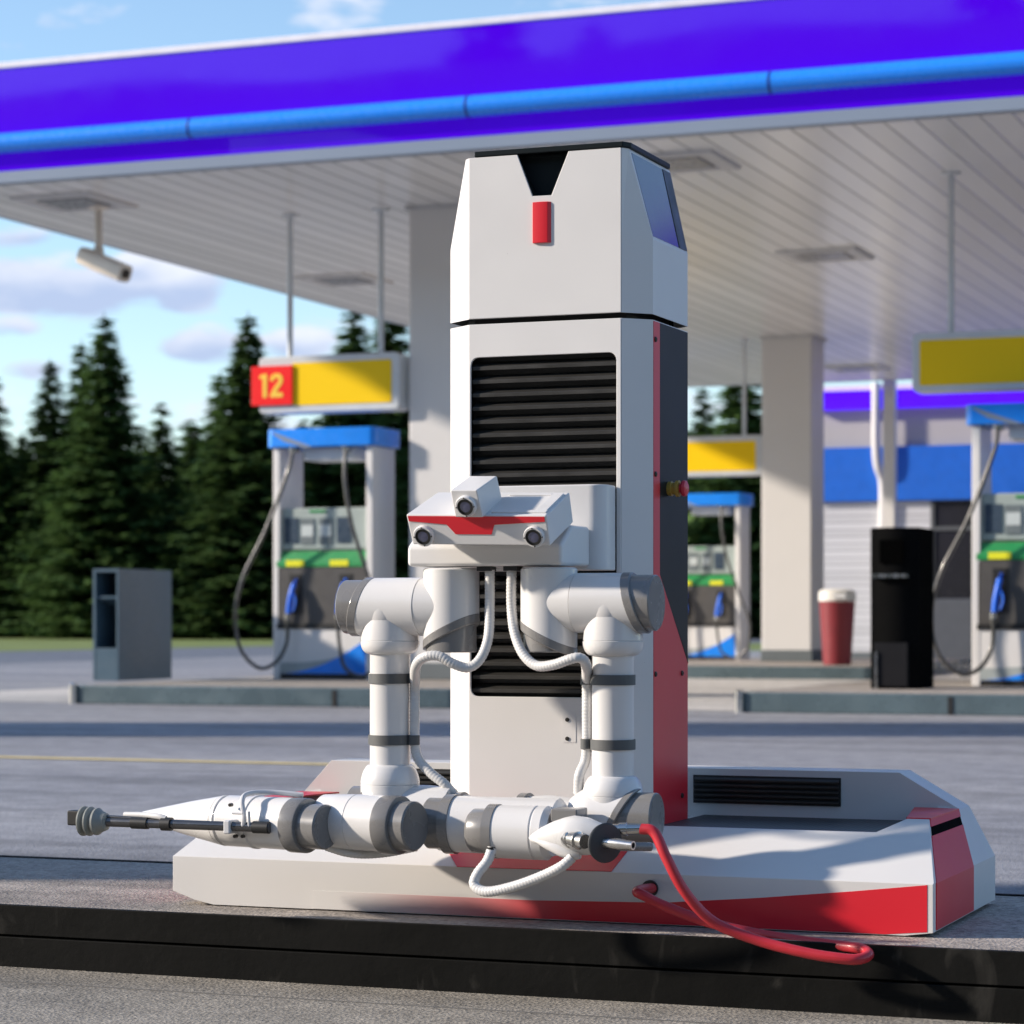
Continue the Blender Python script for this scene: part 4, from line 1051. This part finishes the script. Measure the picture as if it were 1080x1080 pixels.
mb=MB(); mb.box(bx0+.09,bx1-.12,by-.012,by+.03,zsl+.10,bh-.10); mb.build('opening',mat('black opening',(0.002,0.002,0.002),0.8,spec=0.0),KB)
mb=MB(); mb.box(bx0+.05,bx1-.08,by-.014,by+.03,PZ+.02,W(940,678,by).z); mb.build('lower_door',mat('charcoal door',(0.014,0.014,0.016),0.5,spec=0.1),KB,bevel=0.006)
mb=MB(); mb.box(bx0+.055,bx0+.075,by-.03,by-.0145,PZ+.0,PZ+.30); mb.build('handle',STEEL,KB)
# bin behind
bnx=W(883,700,31.5).x
N=thing('rubbish_bin','maroon rubbish bin with white lid beside the second column','bin',(bnx,31.5,PZ))
zt_=W(883,634,31.5).z; zl_=W(883,621,31.5).z
mb=MB(); mb.lathe((bnx,31.5,PZ),(0,0,1),[(0,0.165),(0.01,0.175),(zt_-PZ,0.225),(zt_-PZ,0.20)],32); mb.build('bin_body',BINR,N)
mb=MB(); mb.lathe((bnx,31.5,zt_-.005),(0,0,1),[(0,0.225),(0.01,0.235),(zl_-zt_-.03,0.23),(zl_-zt_,0.18),(zl_-zt_,0.08)],32); mb.build('lid',BINW,N)
mb=MB(); mb.box(bnx+.02,bnx+.17,31.25,31.29,zt_+.03,zt_+.10); mb.build('flap',LAMPG,N)
# slim guard board by the second column
# ============================================================= BUILDING
BY=43.2; bxl=W(863,500,BY).x
BL=thing('station_shop','white-clad station shop with blue band and glowing violet strip behind the pumps','building',(bxl,BY,0))
def zb_(py): return W(950,py,BY).z
BX1=22.0
mb=MB(); mb.box(bxl,BX1,BY+.0,BY+10,0.0,zb_(405)); WL=mb.build('wall',mat('grey shop wall',(0.42,0.41,0.40),0.5,var=0.02,scale=1),BL)
dx0=W(982,600,BY).x
mb=MB(); mb.box(bxl+.01,dx0,BY-.03,BY-.001,zb_(688),zb_(529)); mb.build('siding',SIDING,BL)
mb=MB(); mb.box(bxl-.01,dx0,BY-.06,BY-.001,0.0,zb_(688)-.002); mb.build('plinth',PLINTH,BL)
mb=MB(); mb.box(bxl-.02,BX1,BY-.12,BY-.001,zb_(528),zb_(471)); mb.build('blue_band',WBLUE,BL)
mb=MB(); mb.box(bxl-.04,BX1,BY-.18,BY-.001,zb_(431),zb_(411.5)); mb.build('violet_strip',VIOLIT,BL)
mb=MB(); mb.box(bxl-.04,BX1,BY-.20,BY-.001,zb_(411),zb_(407)); mb.build('lit_edge',LILAC,BL)
mb=MB(); mb.box(dx0+.002,dx0+3.2,BY-.02,BY-.001,0.05,zb_(529)); en=mb.build('entrance',DOORD,BL)
mb=MB()
for xx in(dx0+.002,dx0+1.0,dx0+2.1,dx0+3.15): mb.box(xx,xx+.06,BY-.05,BY-.021,0.05,zb_(529))
mb.box(dx0+.07,dx0+3.1,BY-.05,BY-.021,zb_(560),zb_(556)); mb.build('door_frame',mat('grey door frame',(0.10,0.11,0.12),0.4),en)
mb=MB(); mb.box(dx0+.10,dx0+2.0,BY-.5,BY-.06,0.05,zb_(632)); mb.build('entrance_counter',mat('slate counter',(0.08,0.09,0.11),0.5),BL,bevel=0.02)
mb=MB(); mb.box(dx0+3.3,BX1-1,BY-.04,BY-.001,0.8,zb_(529)); wn=mb.build('window',DOORD,BL)
mb=MB()
for k3 in range(9): mb.box(dx0+3.3+k3*2.0,dx0+3.37+k3*2.0,BY-.07,BY-.041,0.8,zb_(529))
mb.build('window_frame',COLW,wn)
# drainpipe on wall
q=[W(924,404,BY-.25),W(924,470,BY-.25),W(926,492,BY-.22),W(931,510,BY-.12),W(931,560,BY-.1),W(931,688,BY-.1)]
mb=MB(); mb.tube(q,0.075,n=14,sub=6); mb.build('drainpipe',COLW,BL)
# ============================================================= ADDED SHADOW CASTERS, UNSEEN (they lay two shadow bands on the forecourt)
def wl(lat,dep,z): # lateral / depth in camera axes
    return V((-ST*dep+CT*lat, CT*dep+ST*lat, z))
def obox_cam(mb,l0,l1,d0,d1,z0,z1):
    pts=[wl(l0,d0,0),wl(l1,d0,0),wl(l1,d1,0),wl(l0,d1,0)]
    mb.loft([[V((p.x,p.y,z0)) for p in pts],[V((p.x,p.y,z1)) for p in pts]])
t=thing('shadow_post','square white added pillar standing left of the robot island','shadow post',wl(-3.2,6.27,0))  # unseen post added to cast the near shadow band
mb=MB(); obox_cam(mb,-3.75,-2.7,5.70,6.83,0.125,4.4); mb.build('shaft',COLW,t,bevel=0.02)
mb=MB(); obox_cam(mb,-3.80,-2.65,5.65,6.88,0.0,0.124); mb.build('footing',PLINTH,t,bevel=0.02)
t=thing('shadow_slab','tall white added totem standing at the left of the forecourt','shadow slab',wl(-6.8,16.7,0))  # unseen slab added to cast the wide far shadow band
mb=MB(); obox_cam(mb,-7.1,-6.5,15.6,17.85,0.25,6.2); mb.build('slab_body',PUMPW,t,bevel=0.03)
mb=MB(); obox_cam(mb,-7.2,-6.4,15.5,17.95,0.0,0.25); mb.build('slab_base',PLINTH,t,bevel=0.03)
# ============================================================= TREES
def conifer_mesh(seed,H=14.0,Rb=2.6,dens=1.0):
    rnd=random.Random(seed); v=[]; f=[]
    nl=int(66*dens)
    for i in range(nl):
        u=i/(nl-1); z=0.6+(H-0.9)*u**0.92
        rad=Rb*(1-u)**0.95*(0.80+0.32*rnd.random())+0.10
        nb=max(5,int(16*(1-u)+5))
        ph=rnd.random()*6.28
        for k in range(nb):
            a=ph+6.283*k/nb+rnd.uniform(-.25,.25)
            rl=rad*rnd.uniform(0.6,1.12)
            ca,sa=math.cos(a),math.sin(a)
            ns=max(3,int(rl/0.24))
            zz=z+rnd.uniform(-.32,.32)
            for j in range(ns):
                t_=(j+0.6)/ns; r_=rl*t_
                droop=-0.34*r_*(1.15-0.55*t_) + 0.10*r_*t_*t_
                cx,cy,czz=ca*r_,sa*r_,zz+droop
                w=(0.20+0.34*(1-t_))*rnd.uniform(.75,1.3)*min(1,0.5+rad/1.8)
                for q_ in range(2):
                    ang=a+rnd.uniform(-.9,.9)+ (1.2 if q_ else -1.2)*(0.5)
                    d=V((math.cos(ang),math.sin(ang),rnd.uniform(-.5,.15)))
                    s_=V((-math.sin(ang),math.cos(ang),rnd.uniform(-.5,.5)))*0.42
                    p=V((cx,cy,czz+rnd.uniform(-.05,.05)))
                    b0=len(v)
                    v+= [p-s_*w,p+d*w*0.7-s_*w*.55,p+d*w*1.5,p+d*w*0.7+s_*w*.7,p+s_*w]
                    f.append((b0,b0+1,b0+2,b0+3,b0+4))
    # tip
    me=bpy.data.meshes.new('crown'); me.from_pydata([tuple(x) for x in v],[],f); me.materials.append(NEEDLE)
    mb=MB(); mb.lathe((0,0,-0.3),(0,0,1),[(0,0.26),(H*0.4,0.16),(H*0.8,0.06),(H+0.35,0.012)],10)
    tm=bpy.data.meshes.new('trunk'); tm.from_pydata([tuple(x) for x in mb.v],[],mb.f); tm.materials.append(BARK)
    return me,tm
KIND=[conifer_mesh(1,14,2.9),conifer_mesh(2,14,2.5,0.9),conifer_mesh(3,14,3.3,1.1),conifer_mesh(4,14,2.2,0.85)]
def conifer(px,dep,toppy,kind,label,wid=1.0):
    p=WD(px,dep); H=CH+(HY-toppy)/F*dep; s_=H/14.3
    t=bpy.data.objects.new('conifer_tree',None); COL.objects.link(t); t.location=p; t.rotation_euler=(0,0,random.uniform(0,6.28))
    t.scale=(s_*wid*1.35,s_*wid*1.35,s_)
    t['label']=label; t['category']='tree'; t['group']='conifers beyond the forecourt'
    for nm,me in(('crown',KIND[kind][0]),('trunk',KIND[kind][1])):
        o=bpy.data.objects.new(nm,me); COL.objects.link(o); o.parent=t
    return t
named=[(-8,112,392,1,'conifer cut by the left edge, leftmost of the tall row',1.1),
 (53,112,372,0,'slender conifer second from the left edge of the photo',1.0),
 (110,106,323,2,'tallest spiky conifer left of the pumps, below the security camera',1.0),
 (86,113,352,3,'thin-topped conifer just left of the tallest one',1.0),
 (170,110,420,1,'short conifer in the dip above the grey cabinet',1.15),
 (262,104,322,2,'broad tall conifer whose top pokes up left of the number 12 sign',1.0),
 (232,114,385,3,'narrow conifer half hidden left of the broad tall one',1.2),
 (372,106,316,2,'tall conifer rising behind the sign rods beside the first column',1.1),
 (412,110,300,0,'conifer closest to the first white column, top hidden by the canopy',1.2),
 (320,115,438,1,'low conifer seen in the gap between sign and pump top',1.2),
 (742,118,400,3,'conifer just right of the robot tower under the ceiling edge',1.1),
 (783,108,345,0,'conifer seen left of the second column behind the far sign',1.1)]
for a in named: conifer(*a)
rt=random.Random(11)
xs=[]
i=0
for row,(dep,tp0,tp1,stepx) in enumerate(((116,450,520,26),(121,425,500,30),(127,430,490,34))):
    px=-130+row*9
    while px<470:
        conifer(px+rt.uniform(-6,6),dep+rt.uniform(-1.5,1.5),rt.uniform(tp0,tp1),rt.randrange(4),'dark conifer filling the dense wood behind the tall row on the left',1.5); px+=stepx
for px in(690,716,735,752,768,790,806,826,850):
    conifer(px,120+rt.uniform(-4,4),rt.uniform(432,470),rt.randrange(4),'dark conifer in the wood seen past the far pump',1.3)
for px in(500,545,590,640):
    conifer(px,122,rt.uniform(400,440),rt.randrange(4),'dark conifer standing in the wood hidden behind the robot tower',1.3)
def conifer_at(x,y,H,kind,label,wid,grp):
    t=bpy.data.objects.new('conifer_tree',None); COL.objects.link(t); t.location=(x,y,0); t.rotation_euler=(0,0,rt.uniform(0,6.28))
    s_=H/14.3; t.scale=(s_*wid,s_*wid,s_); t['label']=label; t['category']='tree'; t['group']=grp
    for nm,me in(('crown',KIND[kind][0]),('trunk',KIND[kind][1])):
        o=bpy.data.objects.new(nm,me); COL.objects.link(o); o.parent=t
hv=[];hf=[]  # unseen ridge added behind the camera for the violet fascia to reflect
NX,NY=60,10
for a in range(NX+1):
    x=-150+230*a/NX
    for b2 in range(NY+1):
        v_=b2/NY; y=-24-44*v_
        top=21.1+0.22*math.sin(x*0.21)+0.15*math.sin(x*0.53+1.3)+0.08*math.sin(x*1.3)
        hv.append((x,y,-0.3+top*math.sin(PI*v_)**0.9*min(1,(x+150)/30+.02,(80-x)/30+.02)))
for a in range(NX):
    for b2 in range(NY):
        q=a*(NY+1)+b2; hf.append((q,q+1,q+NY+2,q+NY+1))
hm=bpy.data.meshes.new('reflection_hill'); hm.from_pydata(hv,[],hf); hm.materials.append(mat('dark hillside for reflection',(0.03,0.05,0.02),0.9,var=0.4,scale=0.4))
ho=bpy.data.objects.new('reflection_hill',hm); COL.objects.link(ho); ho['kind']='structure'
for x,H in((-60,13),(-34,15.5),(-30,12),(-16,14),(4,13)):  # unseen trees added above the ridge for the same reflection
    conifer_at(x,-46,H+10.5,rt.randrange(4),'tall conifer added behind the viewer for the fascia to reflect',1.5,'conifers added behind the viewer')
y=-20
while y<60:
    conifer_at(62+rt.uniform(-2,2),y,rt.uniform(9,15),rt.randrange(4),'conifer standing beyond the right side of the forecourt',1.6,'conifers right of the forecourt'); y+=5.5
# low scrub wall under the trees (uncountable undergrowth)
ub=MB(); rs_=random.Random(5); 
vv=[];ff=[]
for i in range(9000):
    px=rs_.uniform(-200,860); dep=rs_.uniform(112,130)
    a,b_=ray(px); h=rs_.random()**1.3*5.5
    p=V((a*dep,b_*dep,h)); w=rs_.uniform(.35,.8)
    d=V((rs_.uniform(-1,1),rs_.uniform(-1,1),rs_.uniform(-.6,.6))).normalized(); s2=d.orthogonal().normalized()
    b0=len(vv); vv+=[p-s2*w*.5,p+d*w,p+s2*w*.5,p-d*w*.6]; ff.append((b0,b0+1,b0+2,b0+3))
me=bpy.data.meshes.new('undergrowth'); me.from_pydata([tuple(x) for x in vv],[],ff); me.materials.append(NEEDLE)
o=bpy.data.objects.new('undergrowth',me); COL.objects.link(o); o['kind']='stuff'; o['label']='dark green undergrowth at the foot of the conifers'; o['category']='undergrowth'
# ============================================================= LIGHT
S=V((-0.932,-0.3626,0.432)).normalized()
el=math.asin(S.z); rot=math.atan2(S.x,S.y)
sun=bpy.data.lights.new('sun','SUN'); sun.energy=4.6; sun.angle=math.radians(2.6); sun.color=(1.0,0.885,0.755)
so_=bpy.data.objects.new('sun',sun); COL.objects.link(so_); so_.rotation_euler=S.to_track_quat('Z','Y').to_euler(); so_.location=(-20,-10,20)
w=bpy.data.worlds.new('World'); sc.world=w; w.use_nodes=True; nt=w.node_tree; bg=nt.nodes['Background']
sky=node(nt,'ShaderNodeTexSky'); sky.sky_type='NISHITA'; sky.sun_disc=False; sky.sun_elevation=el; sky.sun_rotation=rot; sky.air_density=1.0; sky.dust_density=0.2; sky.ozone_density=2.4
tc=node(nt,'ShaderNodeTexCoord'); sp=node(nt,'ShaderNodeSeparateXYZ'); L(nt,tc.outputs['Generated'],sp.inputs[0])
# cumulus: noise on direction, stretched horizontally
mp=node(nt,'ShaderNodeMapping'); mp.inputs['Scale'].default_value=(9,9,26); mp.inputs['Location'].default_value=(3.1,1.7,0.4)
L(nt,tc.outputs['Generated'],mp.inputs['Vector'])
nz=node(nt,'ShaderNodeTexNoise'); nz.inputs['Scale'].default_value=1.0; nz.inputs['Detail'].default_value=8; nz.inputs['Roughness'].default_value=0.52
L(nt,mp.outputs['Vector'],nz.inputs['Vector'])
def MA(op,a,b=None,clamp=False):
    n=node(nt,'ShaderNodeMath',operation=op); n.use_clamp=clamp
    for k,v in enumerate((a,b)):
        if v is None: continue
        if isinstance(v,(int,float)): n.inputs[k].default_value=v
        else: L(nt,v,n.inputs[k])
    return n.outputs[0]
uu=MA('DIVIDE',sp.outputs[0],sp.outputs[1]); vv_=MA('DIVIDE',sp.outputs[2],sp.outputs[1])
tot=None; und=None
# banks of cumulus: azimuth, elevation, half sizes
for (px,py,wx,wy,amp) in ((20,296,160,44,1.0),(110,300,130,44,1.0),(195,303,62,34,1.0),(150,275,60,24,.8),(20,250,70,20,.7),(90,244,90,14,.6),(212,365,66,28,1.0),(310,362,55,22,.8),(40,385,60,18,.55),(5,345,50,18,.6),(60,25,90,40,.25)):
    a,b_=ray(px); u0=a/b_; v0=((HY-py)/F)/b_; wu=wx/F/b_/b_; wv=wy/F/b_
    du=MA('DIVIDE',MA('SUBTRACT',uu,u0),wu); dv=MA('DIVIDE',MA('SUBTRACT',vv_,v0),wv)
    g=MA('SUBTRACT',1.0,MA('ADD',MA('MULTIPLY',du,du),MA('MULTIPLY',dv,dv)),True)
    gm=MA('MULTIPLY',g,amp); tot=gm if tot is None else MA('MAXIMUM',tot,gm)
    lt=MA('MULTIPLY',MA('MULTIPLY',dv,g),0.5); und=lt if und is None else MA('ADD',und,lt)
nz.inputs['Scale'].default_value=2.2
fld=MA('ADD',MA('MULTIPLY',nz.outputs['Fac'],1.25),MA('MULTIPLY',tot,0.50))
r=ramp(nt,[(0.76,0.0),(0.93,0.95)]); L(nt,fld,r.inputs['Fac'])
up_ok=MA('GREATER_THAN',sp.outputs[1],0.0)
ml=MA('MULTIPLY',r.outputs['Color'],up_ok)
lit=MA('ADD',MA('ADD',MA('MULTIPLY',nz.outputs['Fac'],1.1),und),0.0)
r2=ramp(nt,[(0.35,(2.4,2.9,4.1)),(0.80,(4.2,4.4,5.0))]); L(nt,lit,r2.inputs['Fac'])
mx=node(nt,'ShaderNodeMixRGB'); L(nt,ml,mx.inputs['Fac']); L(nt,sky.outputs[0],mx.inputs['Color1']); L(nt,r2.outputs['Color'],mx.inputs['Color2'])
L(nt,mx.outputs['Color'],bg.inputs['Color']); bg.inputs['Strength'].default_value=0.142
# ============================================================= CAMERA
cam=bpy.data.cameras.new('camera'); co=bpy.data.objects.new('camera',cam); COL.objects.link(co)
co.location=(0,0,CH); co.rotation_euler=(PI/2,0,TH)
cam.sensor_width=36; cam.lens=F/1080*36; cam.shift_y=(HY-540)/1080; cam.clip_end=3000; cam.clip_start=0.05
cam.dof.use_dof=True; cam.dof.focus_distance=4.95; cam.dof.aperture_fstop=6.9
sc.camera=co
sc.render.engine='CYCLES'
sc.view_settings.view_transform='Standard'; sc.view_settings.look='None'; sc.view_settings.gamma=1; sc.view_settings.exposure=0.60
sc.view_settings.use_curve_mapping=False
